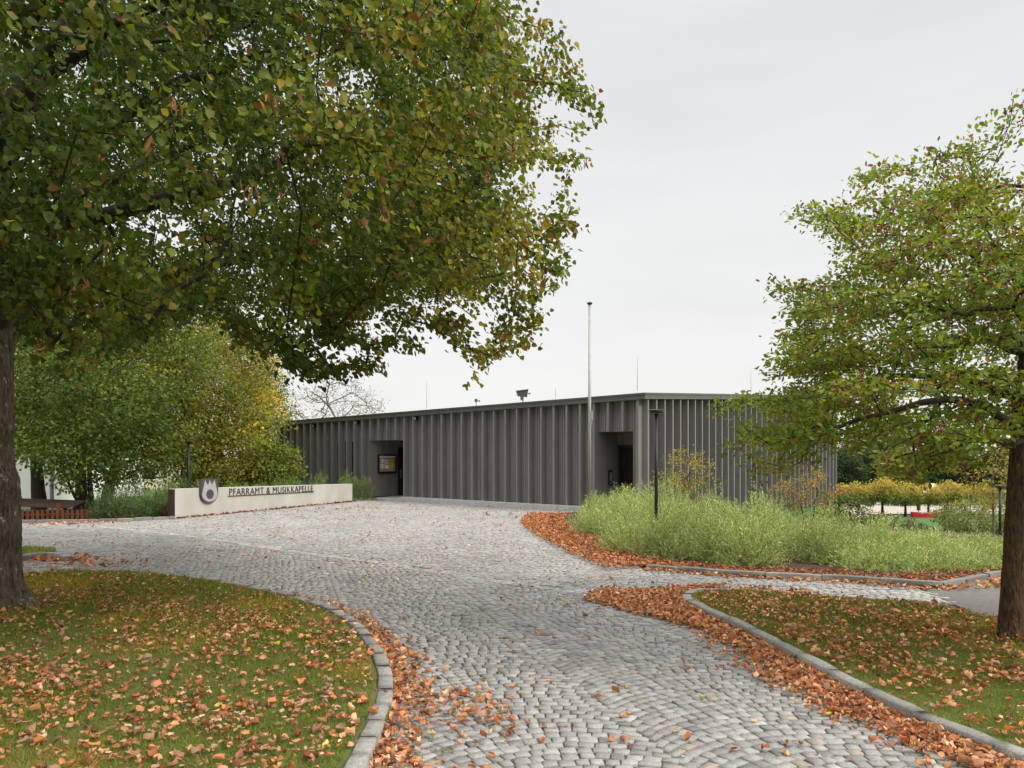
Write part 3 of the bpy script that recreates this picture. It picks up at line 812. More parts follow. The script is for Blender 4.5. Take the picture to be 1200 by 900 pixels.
# things on the roof
def rod(px, ytop, setb, side, label):
    t, n = (tL, nL) if side == 'L' else (tR, nR)
    u = u_of(px, t); x, y, _ = wp(t, n, u, -setb, 0)
    x = (px - 600) / F * y; zb = roofz(x, y)
    zt = EYE + (HOR - ytop) / F * y
    th = thing('lightning_rod', label, 'lightning rod', (x, y, zb), 0, 'lightning rods along the roof')
    m = MB(); m.cyl((0, 0, .14), (0, 0, zt - zb), .013, .005, 8); m.build('rod', M['steel'], th)
    m = MB(); m.lathe([(.06, 0), (.06, .04), (.03, .08), (.02, .09)], (0, 0, 0), 12); m.build('foot', M['concrete'], th)
rod(500, 447, 1.2, 'L', 'thin lightning rod on the roof above the left entrance recess')
rod(651, 453, 1.6, 'L', 'thin short lightning rod on the roof just left of the flagpole')
rod(747, 420, 1.3, 'L', 'tall thin lightning rod beside the roof corner')
rod(880, 432, 1.5, 'R', 'thin lightning rod on the roof at the edge of the berry tree')
# roof speaker / weather head
x, y, _ = wp(tL, nL, u_of(612, tL), -1.0, 0); x = 12 / F * y; zb = roofz(x, y)
th = thing('roof_siren', 'dark grey box-shaped horn siren on a short stand on the roof edge', 'siren', (x, y, zb))
s_ = y / F
m = MB(); m.cyl((0.03, 0, 0), (.03, 0, .26), .03); m.box((-.03, 0, .2), (.1, .1, .14)); m.build('stand', M['steel'], th)
m = MB(); m.hexa([(-.19, -.14, .30), (.20, -.14, .26), (.20, .14, .26), (-.19, .14, .30)], [(-.24, -.18, .47), (.24, -.18, .53), (.24, .18, .53), (-.24, .18, .47)])
m.hexa([(-.25, -.2, .472), (.245, -.2, .532), (.245, .2, .532), (-.25, .2, .472)], [(-.25, -.2, .505), (.245, -.2, .57), (.245, .2, .57), (-.25, .2, .505)])
m.build('horn', M['fascia'], th)
m = MB(); m.box((.29, 0, .40), (.1, .04, .05)); m.build('bracket', M['fascia'], th)
x, y, _ = wp(tL, nL, u_of(558, tL), -1.0, 0); x = -42 / F * y; zb = roofz(x, y)
th = thing('weather_sensor', 'tiny weather sensor on a thin mast on the roof left of the siren', 'sensor', (x, y, zb))
m = MB(); m.cyl((0, 0, 0), (0, 0, .3), .02); m.build('mast', M['steel'], th)
m = MB(); m.lathe([(.05, .22), (.07, .25), (.07, .32), (.03, .36)], (0, 0, 0), 10); m.box((.07, 0, .26), (.14, .02, .02)); m.lathe([(.03, .22), (.035, .27), (.02, .3)], (.14, 0, 0), 8); m.build('sensor_head', M['fascia'], th)

# notice board on the jamb of the left recess
zb0, zb1 = 1.17, 2.10
nbx = wp(tL, nL, pL[1], -.75, zb0)
nb = thing('notice_board', 'black framed glazed notice board full of colourful papers inside the left entrance recess', 'notice board', nbx)
def board(z0, z1, k0, k1, th, g, m_, name, parent):
    m = MB(); jamb_box(m, pL[1], k0, k1, z0, z1, th, g); return m.build(name, m_, parent, nbx)
board(zb0, zb1, .18, 1.28, .07, .018, M['black'], 'case', nb)
board(zb1 - .17, zb1 - .07, .25, 1.21, .004, .089, M['white'], 'header_strip', nb)
r_ = np.random.default_rng(8)
pinb = board(zb0 + .1, zb1 - .19, .25, 1.21, .003, .089, mat('pin_board', (.38, .24, .13), .9, 0, .2, 15), 'pin_board', nb)
PAPERS = [(.32, .52, .42, .62, (.7, .62, .5)), (.55, .8, .36, .6, (.62, .55, .5)), (.84, 1.1, .16, .44, (.75, .55, .06)), (.58, .82, .14, .33, (.75, .72, .7)), (.3, .54, .14, .38, (.62, .58, .55)),
          (.84, 1.15, .47, .64, (.66, .35, .16)), (1.12, 1.19, .2, .4, (.3, .34, .45)), (.45, .7, .02, .12, (.55, .22, .16)), (.75, 1.1, .02, .13, (.45, .4, .42))]
for a_, b_, c_, d_, cl in PAPERS:
    m = MB(); jamb_box(m, pL[1], a_, b_, zb0 + .1 + c_, zb0 + .1 + d_ , .003, .0935); m.build('paper', mat('paper', cl, .8, 0, .25, 30), pinb, nbx)

# ------------------------------------------------------------------ sign wall with emblem and lettering
p0 = np.array(W(205, 608)); p1 = np.array(W(413, 588)); ts = (p1 - p0) / np.hypot(*(p1 - p0)); Ls = np.hypot(*(p1 - p0)); ns = np.array((ts[1], -ts[0]))
if ns @ (-p0) < 0: ns = -ns
sw = thing('sign_wall', 'low cream concrete wall with dark crest and black lettering at the forecourt edge', 'sign wall', (*p0, 0))
def sp(u, d, z): return (p0[0] + ts[0] * u + ns[0] * d, p0[1] + ts[1] * u + ns[1] * d, z)
SO = (*p0, 0)
zt0 = EYE - 38 * p0[1] / F; zt1 = EYE - 32 * p1[1] / F
m = MB(); m.hexa([sp(0, 0, -.4), sp(Ls, 0, -.4), sp(Ls, -.26, -.4), sp(0, -.26, -.4)], [sp(0, 0, zt0), sp(Ls, 0, zt1), sp(Ls, -.26, zt1), sp(0, -.26, zt0)])
m.build('wall_slab', M['render'], sw, SO, bevel=.008)
def us(px):
    k = (px - 600) / F
    return (k * p0[1] - p0[0]) / (ts[0] - k * ts[1])
def zs(px, py):
    u = us(px); y = p0[1] + ts[1] * u; return EYE - (py - HOR) * y / F
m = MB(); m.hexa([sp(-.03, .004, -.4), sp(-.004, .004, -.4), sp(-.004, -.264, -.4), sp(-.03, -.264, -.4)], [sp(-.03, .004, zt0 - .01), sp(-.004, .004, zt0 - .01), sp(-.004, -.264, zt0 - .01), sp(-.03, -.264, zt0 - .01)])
m.build('dark_end_strip', M['oldwood'], sw, SO)  # thin dark sheet covering the wall's near end face
# lettering
def text_mesh(body, width, height):
    cu = bpy.data.curves.new('lettering', 'FONT'); cu.body = body; cu.extrude = .5; cu.offset = -.012; cu.resolution_u = 3; cu.space_character = 1.08
    ob = bpy.data.objects.new('lettering_tmp', cu); COL.objects.link(ob)
    bpy.context.view_layer.update()
    me = bpy.data.meshes.new_from_object(ob.evaluated_get(bpy.context.evaluated_depsgraph_get()))
    bpy.data.objects.remove(ob)
    n = len(me.vertices); v = np.zeros(n * 3, np.float32); me.vertices.foreach_get('co', v); v = v.reshape(-1, 3)
    v[:, :2] -= v[:, :2].min(0); mx = v[:, :2].max(0)
    v[:, 0] *= width / mx[0]; v[:, 1] *= height / mx[1]; v[:, 2] = np.where(v[:, 2] > 0, .022, .006)
    return me, v
u0, u1 = us(268.5), us(366.5)
me, v = text_mesh('PFARRAMT & MUSIKKAPELLE', u1 - u0, .235)
za, zb = zs(268.5, 580.5), zs(366.5, 575.6)
co = np.array([np.array(sp(u0 + a, d, za + (zb - za) * a / (u1 - u0) + b)) - np.array(SO) for a, b, d in v])
me.vertices.foreach_set('co', co.astype(np.float32).ravel()); me.update(); me.materials.clear(); me.materials.append(M['letter'])
lt = link(bpy.data.objects.new('lettering', me), sw)
m = MB(); ua, ub = us(266.8), us(367.5)
m.hexa([sp(ua, .004, za - .036), sp(ub, .004, zb - .036), sp(ub, .03, zb - .036), sp(ua, .03, za - .036)], [sp(ua, .004, za - .012), sp(ub, .004, zb - .012), sp(ub, .03, zb - .012), sp(ua, .03, za - .012)])
m.build('underline_rail', M['letter'], sw, SO)
# emblem: shield, flame with three points, disc
ue0, ue1 = us(232.3), us(254.2); uc = (ue0 + ue1) / 2; hw = (ue1 - ue0) / 2 * .93
ztop = zs(243, 561.5); zbt = zs(243, 589.3); H_ = ztop - zbt
def plate(name, outl, d0, d1, m_, parent):
    n = len(outl); m = MB()
    m.add([sp(uc + a, d0, b) for a, b in outl] + [sp(uc + a, d1, b) for a, b in outl],
          [tuple(range(n)), tuple(range(n, 2 * n))[::-1]] + [(i, (i + 1) % n, n + (i + 1) % n, n + i) for i in range(n)])
    return m.build(name, m_, parent, SO)
zc = zbt + H_ * .40
arc_ = [(hw * math.cos(a), zc + (zc - zbt) * math.sin(a)) for a in np.linspace(0, -math.pi, 25)]
shield = plate('emblem', [(-hw, ztop), (hw, ztop)] + arc_, .006, .085, M['shield'], sw)
fw = hw * .88; fz = zbt + H_ * .055; fc = zbt + H_ * .37
fl = [(fw * math.cos(a), fc + (fc - fz) * math.sin(a)) for a in np.linspace(.25, -math.pi - .25, 25)]
top_ = [(-fw * .62, ztop - H_ * .04), (-fw * .27, ztop - H_ * .26), (0, ztop - H_ * .04), (fw * .27, ztop - H_ * .26), (fw * .62, ztop - H_ * .04)]
plate('flame_relief', fl + top_, .087, .098, M['flame'], shield)
plate('disc_relief', [(hw * .42 * math.cos(a), fc + H_ * .20 * math.sin(a)) for a in np.linspace(0, 2 * math.pi, 28, endpoint=False)], .100, .110, M['shield'], shield)

# ------------------------------------------------------------------ flagpole, lamps
x, y = (691 - 600) / F * 25, 25.0
fp = thing('flagpole', 'tall galvanised steel flagpole with black cap in front of the dark hall', 'flagpole', (x, y, 0))
H_ = EYE + (HOR - 357) / F * y
m = MB(); m.cyl((0, 0, 0), (0, 0, H_), .056, .04, 20); m.build('pole', M['steel'], fp, smooth=True)
m = MB(); m.lathe([(.05, H_), (.085, H_ + .02), (.085, H_ + .05), (.04, H_ + .085)], (0, 0, 0), 16); m.build('cap', M['black'], fp)
m = MB(); m.box((.07, -.03, EYE + (HOR - 487) / F * y), (.05, .05, .28)); m.cyl((.07, -.05, EYE + 1.1), (-.03, -.07, EYE + .8), .012, .012, 6); m.build('halyard_cleat', M['steel'], fp)
m = MB(); m.lathe([(.16, 0), (.16, .03), (.09, .04), (.09, .12)], (0, 0, 0), 16); m.build('base_flange', M['steel'], fp)
def lamp(px, yhead, D, r, head_r, label, zbase=None, box=False):
    x = (px - 600) / F * D; zg = float(terr(x, D)) if zbase is None else zbase; zh = EYE + (HOR - yhead) / F * D - zg
    t = thing('street_lamp', label, 'lamp', (x, D, zg), 0, 'dark post lamps round the grounds')
    m = MB(); m.cyl((0, 0, 0), (0, 0, zh - .08), r, r * .85, 14); m.build('pole', M['black'], t, smooth=True)
    m = MB(); m.lathe([(r * 2, 0), (r * 2, .02), (r * 1.2, .03), (r * 1.2, .5), (r, .52)], (0, 0, 0), 14); m.build('sleeve', M['black'], t)
    m = MB(); m.lathe([(r * 1.3, zh - .12), (r * 1.6, zh - .09), (head_r * .7, zh - .075), (head_r, zh - .05), (head_r, zh - .015), (head_r * .85, zh)], (0, 0, 0), 24)
    hd = m.build('lamp_head', M['black'], t)
    m = MB(); m.lathe([(head_r * .62, zh - .082), (head_r * .62, zh - .0775)], (0, 0, 0), 20); m.build('diffuser', M['lampclear'], hd)
    if box:
        m = MB(); m.box((r + .13, 0, zh - .42), (.2, .08, .72)); m.build('side_panel', M['black'], t)
    return t
lamp(769, 480, 16.7, .038, .155, 'slim black post lamp with flat round head rising from the green shrub bed')
lamp(1172, 569, 26.0, .045, .15, 'slim dark post lamp just left of the berry tree trunk')
lamp(1107, 590, 55.0, .07, .17, 'distant dark post lamp with boxy side panel beside the far lawn', box=True)
lamp(221, 517, 31.0, .05, .16, 'black post lamp rising behind the sign wall near the crest', zbase=-.3)

# ------------------------------------------------------------------ fence and garden behind it
fA = np.array((-19.0, 25.2)); fB = np.array((-11.2, 26.3)); ft = (fB - fA) / np.hypot(*(fB - fA)); Lf = np.hypot(*(fB - fA))
zf = float(terr(-15, 25.6)) ; ztf = EYE - (598 - HOR) / F * 25.5
fe = thing('picket_fence', 'low red-brown wooden picket fence in a dip behind the kerb', 'fence', (*fA, zf))
m = MB(); u = 0.05; k = 0
ang = math.atan2(ft[1], ft[0])
while u < Lf:
    h = ztf - zf + rng.normal(0, .008); w = .10
    if u < 3.4: step, w = .165, .125
    else: step = .15
    c = fA + ft * u
    m.box((c[0], c[1], zf + h / 2 + .02), (w, .022, h - .04), ang + rng.normal(0, .02)); u += step
m.build('picket_row', M['fence'], fe, (*fA, zf))
m = MB()
for zz in (.2, .68):
    c = (fA + fB) / 2 + np.array((-ft[1], ft[0])) * .035; m.box((*c, zf + zz), (Lf, .04, .08), ang)
m.build('rails', M['fence'], fe, (*fA, zf))
for u in np.arange(.6, Lf, 1.9):
    c = fA + ft * u + np.array((-ft[1], ft[0])) * .1; mm = MB(); mm.box((*c, zf + .5), (.09, .09, 1.06), ang); mm.build('post', M['fence'], fe, (*fA, zf))
sh = thing('plank_shelter', 'low shelter with dark sagging plank roof behind the left end of the fence', 'shelter', (-16.0, 26.6, zf))
m = MB()
for k in range(6):
    m.hexa([(-1.9, -.55 + k * .2, .98 + k * .03), (1.55, -.55 + k * .2, .86 + k * .03), (1.55, -.37 + k * .2, .86 + k * .03), (-1.9, -.37 + k * .2, .98 + k * .03)],
           [(-1.9, -.55 + k * .2, 1.02 + k * .03), (1.55, -.55 + k * .2, .90 + k * .03), (1.55, -.37 + k * .2, .90 + k * .03), (-1.9, -.37 + k * .2, 1.02 + k * .03)])
m.build('plank_roof', M['oldwood'], sh)
for sx_, sy_ in ((-1.7, -.4), (1.4, -.4), (1.4, .5), (-1.7, .5)):
    m = MB(); m.box((sx_, sy_, .44), (.1, .1, .88)); m.build('post', M['oldwood'], sh)
def house(name, label, loc, w, d, h, rh, rz, wallm, wins):
    t = thing(name, label, 'house', loc, rz)
    m = MB(); m.box((0, 0, h / 2), (w, d, h))
    m.add([(-w / 2, -d / 2, h), (-w / 2, d / 2, h), (-w / 2, 0, h + rh)], [(0, 1, 2)]); m.add([(w / 2, -d / 2, h), (w / 2, d / 2, h), (w / 2, 0, h + rh)], [(0, 1, 2)])
    m.build('wall', wallm, t)
    m = MB(); o = .5; sl = rh / (d / 2)
    for s in (-1, 1):
        y0 = s * (d / 2 + o); z0 = h - o * sl
        m.hexa([(-w / 2 - o, y0, z0 + .02), (w / 2 + o, y0, z0 + .02), (w / 2 + o, 0, h + rh + .02), (-w / 2 - o, 0, h + rh + .02)], [(-w / 2 - o, y0, z0 + .2), (w / 2 + o, y0, z0 + .2), (w / 2 + o, 0, h + rh + .2), (-w / 2 - o, 0, h + rh + .2)])
    m.build('roof', M['tile'], t)
    for wx, wz in wins:
        m = MB(); m.box((wx, -d / 2 - .02, wz), (1.2, .08, 1.4)); f = m.build('window', M['white'], t)
        m = MB(); m.box((wx, -d / 2 - .065, wz), (1.0, .02, 1.2)); m.build('pane', M['glass'], f)
house('white_house', 'white rendered house glimpsed behind the left trees', (-33.5, 54, -1), 13, 9, 4.6, 3.2, R(-8), M['white'], [(-4, 1.7), (-.5, 1.7), (3.2, 1.7), (-4, 3.7)])
house('cream_house', 'cream house with pinkish tiled roof glimpsed behind the leaning tree', (-34.0, 72, -1), 11, 9, 3.6, 3.0, R(5), M['cream'], [(-3, 1.7), (0, 1.7), (3, 1.7)])
sheet('garden_road', [(-40, 35.6), (-11, 38.0), (-11, 39.6), (-40, 37.6)], -.78, M['plaza'])
t = thing('utility_pole', 'thin grey utility pole behind the plank shelter', 'pole', (-17.5, 30.5, -.75))
m = MB(); m.cyl((0, 0, 0), (0, 0, 5.2), .075, .06, 12); m.build('shaft', M['steel'], t)
m = MB(); m.lathe([(.07, 5.2), (.09, 5.22), (.05, 5.3)], (0, 0, 0), 12); m.build('cap', M['black'], t)

# ------------------------------------------------------------------ far right: plaza, vehicles, tent
def gsheet(name, xs, ys, m_, lift):
    X, Y = np.meshgrid(xs, ys); Z = terr(X, Y) + lift; nx = len(xs)
    i = (np.arange(len(ys) - 1)[:, None] * nx + np.arange(nx - 1)[None]).ravel()
    return tag(npobj(name, np.stack([X.ravel(), Y.ravel(), Z.ravel()], 1), np.stack([i, i + 1, i + 1 + nx, i + nx], 1), m_, smooth=True), kind='structure')
gsheet('parking_lot', np.linspace(30, 110, 60), np.linspace(90, 128, 30), M['plaza'], .06)
gsheet('concrete_plaza', np.linspace(36, 60, 20), np.linspace(130, 150, 14), M['white'], .1)
gsheet('access_road', np.linspace(29, 70, 50), np.linspace(49, 54, 8), M['plaza'], .06)

def make_car(loc, rz, paint, label, group):
    t = thing('parked_car', label, 'car', loc, rz, group)
    def prof(pts, hw, hw_top, zlim):
        m = MB(); n = len(pts); vs = []
        for s in (-1, 1):
            for x, z in pts:
                w = hw if z <= zlim else hw - (hw - hw_top) * min(1, (z - zlim) / .55)
                vs.append((x, s * w, z))
        m.add(vs, [tuple(range(n)), tuple(range(n, 2 * n))[::-1]] + [(i, n + i, n + (i + 1) % n, (i + 1) % n) for i in range(n)])
        return m
    body = [(-2.1, .32), (-2.16, .6), (-2.1, .88), (-1.85, .95), (-1.45, 1.38), (-1.2, 1.46), (.2, 1.45), (.45, 1.38), (1.05, .98), (1.85, .86), (2.08, .72), (2.12, .45), (2.05, .3), (1.7, .27), (-1.7, .27)]
    prof(body, .87, .66, .92).build('body', paint, t, bevel=.05)
    for s in (-1, 1):
        def gp(x, z):
            w = .87 - (.87 - .66) * min(1, max(0, (z - .92) / .55)) + .022
            return (x, s * w, z)
        for q in ([(-1.4, 1.0), (-.35, 1.0), (-.35, 1.36), (-1.3, 1.34)], [(-.27, 1.0), (.9, 1.0), (.42, 1.33), (-.27, 1.36)]):
            m = MB(); m.add([gp(*p) for p in q], [(0, 1, 2, 3)]); m.build('side_window', M['glass'], t)
        m = MB(); m.box((.75, s * .97, .98), (.16, .16, .12)); m.build('mirror', paint, t)
        m = MB(); m.box((2.0, s * .62, .7), (.2, .3, .12)); m.build('headlight', M['lampclear'], t)
        m = MB(); m.box((-2.1, s * .68, .76), (.14, .22, .2)); m.build('tail_light', M['lampred'], t)
        for wx in (-1.3, 1.3):
            m = MB(); m.cyl((wx, s * .68, .32), (wx, s * .9, .32), .32, None, 20); wh = m.build('wheel', M['tyre'], t)
            m = MB(); m.cyl((wx, s * .88, .32), (wx, s * .915, .32), .19, None, 16); m.build('rim', M['rim'], wh)
    m = MB(); m.add([(1.02, -.7, 1.03), (1.02, .7, 1.03), (.52, .6, 1.385), (.52, -.6, 1.385)], [(0, 1, 2, 3)]); m.build('windscreen', M['glass'], t)
    m = MB(); m.add([(-1.84, -.7, 1.0), (-1.84, .7, 1.0), (-1.48, .6, 1.37), (-1.48, -.6, 1.37)], [(0, 1, 2, 3)]); m.build('rear_window', M['glass'], t)
    return t
def gz(x, y): return float(terr(x, y))
cx, cy = (1197 - 600) / F * 57 + 2.1, 57.0
make_car((cx, cy, gz(cx, cy) + .05), R(180), M['carwhite'], 'white parked car half hidden behind the berry tree trunk at the right', 'cars parked beyond the lawn')
cx, cy = (1064 - 600) / F * 122, 122.0
make_car((cx, cy, gz(cx, cy) + .06), R(12), M['cargrey'], 'far dark grey parked car behind the round yellow trees', 'cars parked beyond the lawn')
cx, cy = (1128 - 600) / F * 124, 124.0
make_car((cx, cy, gz(cx, cy) + .06), R(-6), M['carwhite'], 'far white parked car beside the orange container', 'cars parked beyond the lawn')
# orange container
cx, cy = (1114 - 600) / F * 122, 122.0
t = thing('container', 'small orange container on the far parking lot', 'container', (cx, cy, gz(cx, cy) + .06), R(8))
m = MB(); m.box((0, 0, .8), (2.0, 1.6, 1.3)); m.build('body', M['orange'], t, bevel=.03)
m = MB(); m.box((0, 0, 1.5), (2.1, 1.7, .1)); m.build('lid', M['orange'], t, bevel=.02)
for s in (-1, 1):
    m = MB(); m.box((s * .7, 0, .075), (.2, 1.4, .15)); m.build('skid', M['black'], t)
# red barrier
bx, by = (1086 - 600) / F * 83, 83.0
t = thing('red_barrier', 'low red fabric-covered barrier with scalloped swags on the far lawn', 'barrier', (bx, by, gz(bx, by)), R(-10))
m = MB(); m.box((-1.2, 0, .27), (.5, .8, .54)); m.build('end_box', M['red'], t, bevel=.02)
m = MB(); n_ = 24
for k in range(n_):
    x0, x1 = -.94 + 2.4 * k / n_, -.94 + 2.4 * (k + 1) / n_
    h0, h1 = (.34 + .12 * abs(math.cos(3 * math.pi * (x_ + .94) / 2.4)) for x_ in (x0, x1))
    m.hexa([(x0, -.3, 0), (x1, -.3, 0), (x1, -.24, 0), (x0, -.24, 0)], [(x0, -.3, h0), (x1, -.3, h1), (x1, -.24, h1), (x0, -.24, h0)])
m.build('front_panel', M['red'], t)
m = MB()
for k in range(n_):
    x0, x1 = -.94 + 2.4 * k / n_, -.94 + 2.4 * (k + 1) / n_
    h0, h1 = (.36 + .16 * abs(math.sin(3 * math.pi * (x_ + .94) / 2.4)) for x_ in (x0, x1))
    m.hexa([(x0, .3, 0), (x1, .3, 0), (x1, .36, 0), (x0, .36, 0)], [(x0, .3, h0), (x1, .3, h1), (x1, .36, h1), (x0, .36, h0)])
m.build('rear_panel', M['pink'], t)
for x_ in (-.94, -.14, .66, 1.46):
    m = MB(); m.cyl((x_, -.2, 0), (x_, -.2, .52), .03, .03, 8); m.build('post', M['steel'], t)
# litter bin near it
bx, by = (1076.5 - 600) / F * 86, 86.0
t = thing('litter_bin', 'small grey-green litter bin on a post behind the red barrier', 'bin', (bx, by, gz(bx, by)))
m = MB(); m.cyl((0, 0, 0), (0, 0, .7), .05); m.build('post', M['steel'], t)
m = MB(); m.lathe([(.16, .6), (.19, .65), (.19, 1.15), (.21, 1.18), (.12, 1.24)], (0, 0, 0), 14); m.build('bucket', mat('bin_green', (.06, .08, .055), .6), t)
# tent
bx, by = (1092 - 600) / F * 128, 128.0; z_ = gz(bx, by)
t = thing('pavilion_tent', 'cream peaked tent roof above the round yellow trees', 'tent', (bx, by, z_))
zr = EYE - (577 - HOR) / F * by - z_; zp = EYE - (566.5 - HOR) / F * by - z_
m = MB(); w_ = 2.1
pk = [(-.25, -.2, zp), (.25, -.2, zp), (.25, .2, zp), (-.25, .2, zp)]; ev = [(-w_, -w_, zr), (w_, -w_, zr), (w_, w_, zr), (-w_, w_, zr)]
mid_ = [(a[0] * .55 + b[0] * .45, a[1] * .55 + b[1] * .45, a[2] * .62 + b[2] * .38) for a, b in zip(ev, pk)]
for a, b in ((ev, mid_), (mid_, pk)):
    for k in range(4): m.quad(a[k], a[(k + 1) % 4], b[(k + 1) % 4], b[k])
m.quad(*pk)
m.build('roof', M['canvas'], t)
m = MB()
for k in range(4):
    a, b = ev[k], ev[(k + 1) % 4]; m.quad(a, b, (b[0], b[1], zr - .35), (a[0], a[1], zr - .35))
m.build('valance', M['white'], t)
for a in ev:
    m = MB(); m.cyl((a[0] * .98, a[1] * .98, 0), (a[0] * .98, a[1] * .98, zr), .05, None, 8); m.build('leg', M['steel'], t)
bx, by = (1105 - 600) / F * 118, 118.0; z_ = gz(bx, by)
t = thing('mast', 'thin white mast right of the cream tent', 'mast', (bx, by, z_))
m = MB(); m.cyl((0, 0, 0), (0, 0, EYE - (562 - HOR) / F * by - z_), .09, .05, 10); m.build('shaft', M['white'], t)
m = MB(); m.lathe([(.2, 0), (.2, .06), (.1, .1)], (0, 0, 0), 10); m.build('base_flange', M['steel'], t)
# flat carport
bx, by = (1148 - 600) / F * 132, 132.0; z_ = gz(bx, by); zr = EYE - (575 - HOR) / F * by - z_
t = thing('carport', 'grey flat-roofed carport beyond the parking lot', 'carport', (bx, by, z_))
m = MB(); m.box((0, 0, zr), (6.4, 5, .35)); m.build('roof', M['greyroof'], t)
m = MB(); m.box((0, 2.3, zr / 2 - .1), (6, .2, zr - .2)); m.build('rear_wall', M['concrete'], t)
for sx_ in (-2.9, 0, 2.9):
    m = MB(); m.box((sx_, -2.2, zr / 2 - .1), (.18, .18, zr - .2)); m.build('post', M['steel'], t)

# ------------------------------------------------------------------ trees
def env_points(n, Rz, zs_, shell=.5, keep=None, seed=0, lump=.12, minr=.0):
    """points inside a crown of revolution whose radius at height zs_ is Rz"""
    r = np.random.default_rng(seed); out = []; ph = r.uniform(0, 6.28, 6)
    zs_ = np.array(zs_, float); Rz = np.array(Rz, float)
    while len(out) < n:
        z = r.uniform(zs_[0], zs_[-1]); Rm = np.interp(z, zs_, Rz)
        if r.random() > (Rm / Rz.max()) ** 1.3: continue
        a = r.uniform(0, 2 * math.pi)
        q = math.sqrt(r.random()); q = q if r.random() > shell else 1 - abs(r.normal(0, .16))
        if q < minr: continue
        l = 1 + lump * (math.sin(3 * a + ph[0] + z * .9) + math.sin(5 * a + ph[1] - z * 1.3) + .8 * math.sin(2 * z * 1.1 + ph[2] + a))
        rr = q * Rm * l
        p = np.array((rr * math.cos(a), rr * math.sin(a), z))
        if keep is not None and not keep(p): continue
        out.append(p)
    return np.array(out)

# --- the big lime tree at the left
tx, ty = -6.80, 10.35
lime = thing('lime_tree', 'huge lime tree with thick lichen-spotted trunk at the left edge of the lawn', 'tree', (tx, ty, LZ - .03))
tp = smoothline([(0.0, 0, -.15), (.02, 0, .35), (.06, .0, 1.0), (.02, 0, 1.8), (-.04, .02, 2.6), (.0, 0, 3.4), (.03, 0, 4.4), (0, 0, 6.5), (-.1, .1, 9), (0, 0, 12)], 70)
tr_ = np.interp(tp[:, 2], [-.15, .3, 1.0, 1.6, 2.1, 2.4, 3, 4.2, 7, 12], [.45, .37, .325, .345, .31, .335, .30, .28, .22, .08])
tp2 = smoothline(tp, 260); tr2 = np.interp(tp2[:, 2], tp[:, 2], tr_)
V, Fc = tube(tp2, tr2, 110, .022, 3.2, (1.0, .30))
def furrow(V, pts, n, amp, sc):
    d = unit((V - np.repeat(pts, n, axis=0)) * np.array((1, 1, 0)) + 1e-9)
    q = V * np.array((1, 1, .16)) + .05 * np.stack([wob(V, 2.5), wob(V + 9, 2.5), 0 * V[:, 0]], 1)
    rdg = 1 - np.abs(wob(q, sc)) * 1.6; fine = wob(V * np.array((1, 1, .4)), sc * 3.1)
    return V + d * (amp * rdg + amp * .35 * fine)[:, None]
V = furrow(V, tp2, 110, .014, 17)
def knob(V, c, r, h):
    d = np.linalg.norm(V - np.array(c), axis=1); ax = V - np.array((0, 0, 1)) * V[:, 2:3]
    return V + unit(ax) * (h * np.exp(-(d / r) ** 2))[:, None]
V = knob(V, (.36, -.15, 1.62), .20, .10); V = knob(V, (.33, -.1, 2.25), .13, .07); V = knob(V, (.38, -.12, .95), .2, .05); V = knob(V, (.1, -.38, 1.35), .18, .08)
npobj('trunk', V, Fc, M['bark'], lime, smooth=True)
G = Grow(); G.line([tuple(p) for p in tp[6:]], .3, .08, step=.3)
G.rad = list(np.interp(np.array(G.p)[:, 2], tp[:, 2], tr_) * .8)
nt0 = len(G.p)
# main limbs seen in the photo
def LP(px, py, D): q = PX(px, py, D); return q - np.array((tx, ty, LZ - .03))
for pts, ra, rb in (([(0.1, -.1, 3.55), LP(60, 268, 10.0), LP(150, 245, 9.8), LP(240, 222, 9.6), LP(330, 190, 9.4), LP(420, 130, 9.0)], .15, .03),
                    ([(0.1, -.2, 4.2), LP(90, 170, 9.3), LP(200, 100, 8.4), LP(320, 60, 7.6)], .13, .03),
                    ([(.1, .1, 3.3), LP(60, 330, 11.2), LP(170, 330, 11.6), LP(290, 300, 12), LP(420, 270, 12.2), LP(500, 290, 12)], .11, .02),
                    ([(0, .2, 3.8), LP(80, 230, 12), LP(200, 180, 12.6), LP(350, 120, 12.8)], .12, .03),
                    ([(0, -.2, 5.0), LP(60, 60, 8.5), LP(160, -60, 7.5)], .12, .03),
                    ([(0, -.2, 4.4), LP(20, 120, 7.8), LP(130, 30, 6.4), LP(260, -20, 5.6)], .10, .03),
                    ([(0, 0, 6.0), LP(150, -80, 10.5), LP(320, -120, 10.5)], .13, .03)):
    i = G.nearest(pts[0]); G.line(pts, ra, rb, i, .28)
ZL = [2.3, 3.4, 4.4, 5.6, 7.2, 9.0, 11, 13]; RL = [5.8, 7.0, 7.75, 7.95, 7.8, 7.2, 5.8, 2.5]
def vis(p):
    X, Y, Z = p[0] + tx, p[1] + ty, p[2] + LZ
    return X > -.66 * Y - 1.2 and Z < EYE + .64 * Y + .8
LBn = np.array([(-400, -900), (560, -900), (585, -120), (608, 0), (618, 55), (662, 95), (640, 125), (652, 178), (612, 205), (645, 262), (620, 288), (600, 325), (590, 352), (560, 372), (520, 362), (490, 348), (462, 345), (428, 380), (400, 385), (365, 385), (338, 375), (310, 360), (240, 378), (150, 412), (60, 410), (0, 370), (-400, 330)], float)
def limekeep(p):
    X, Y, Z = p[0] + tx, p[1] + ty, p[2] + LZ
    if not vis(p): return False
    px = 600 + F * X / Y; py = HOR - F * (Z - EYE) / Y
    return bool(poly_in(LBn, np.array([px]), np.array([py]))[0]) and Y > 3.6
limb_t = env_points(46, np.array(RL) * .62, ZL, .5, lambda p: vis(p) and p[2] > 3.3, 21, minr=.45)
G._arr(); G.limbs(limb_t, (0, 0), .15, .35)
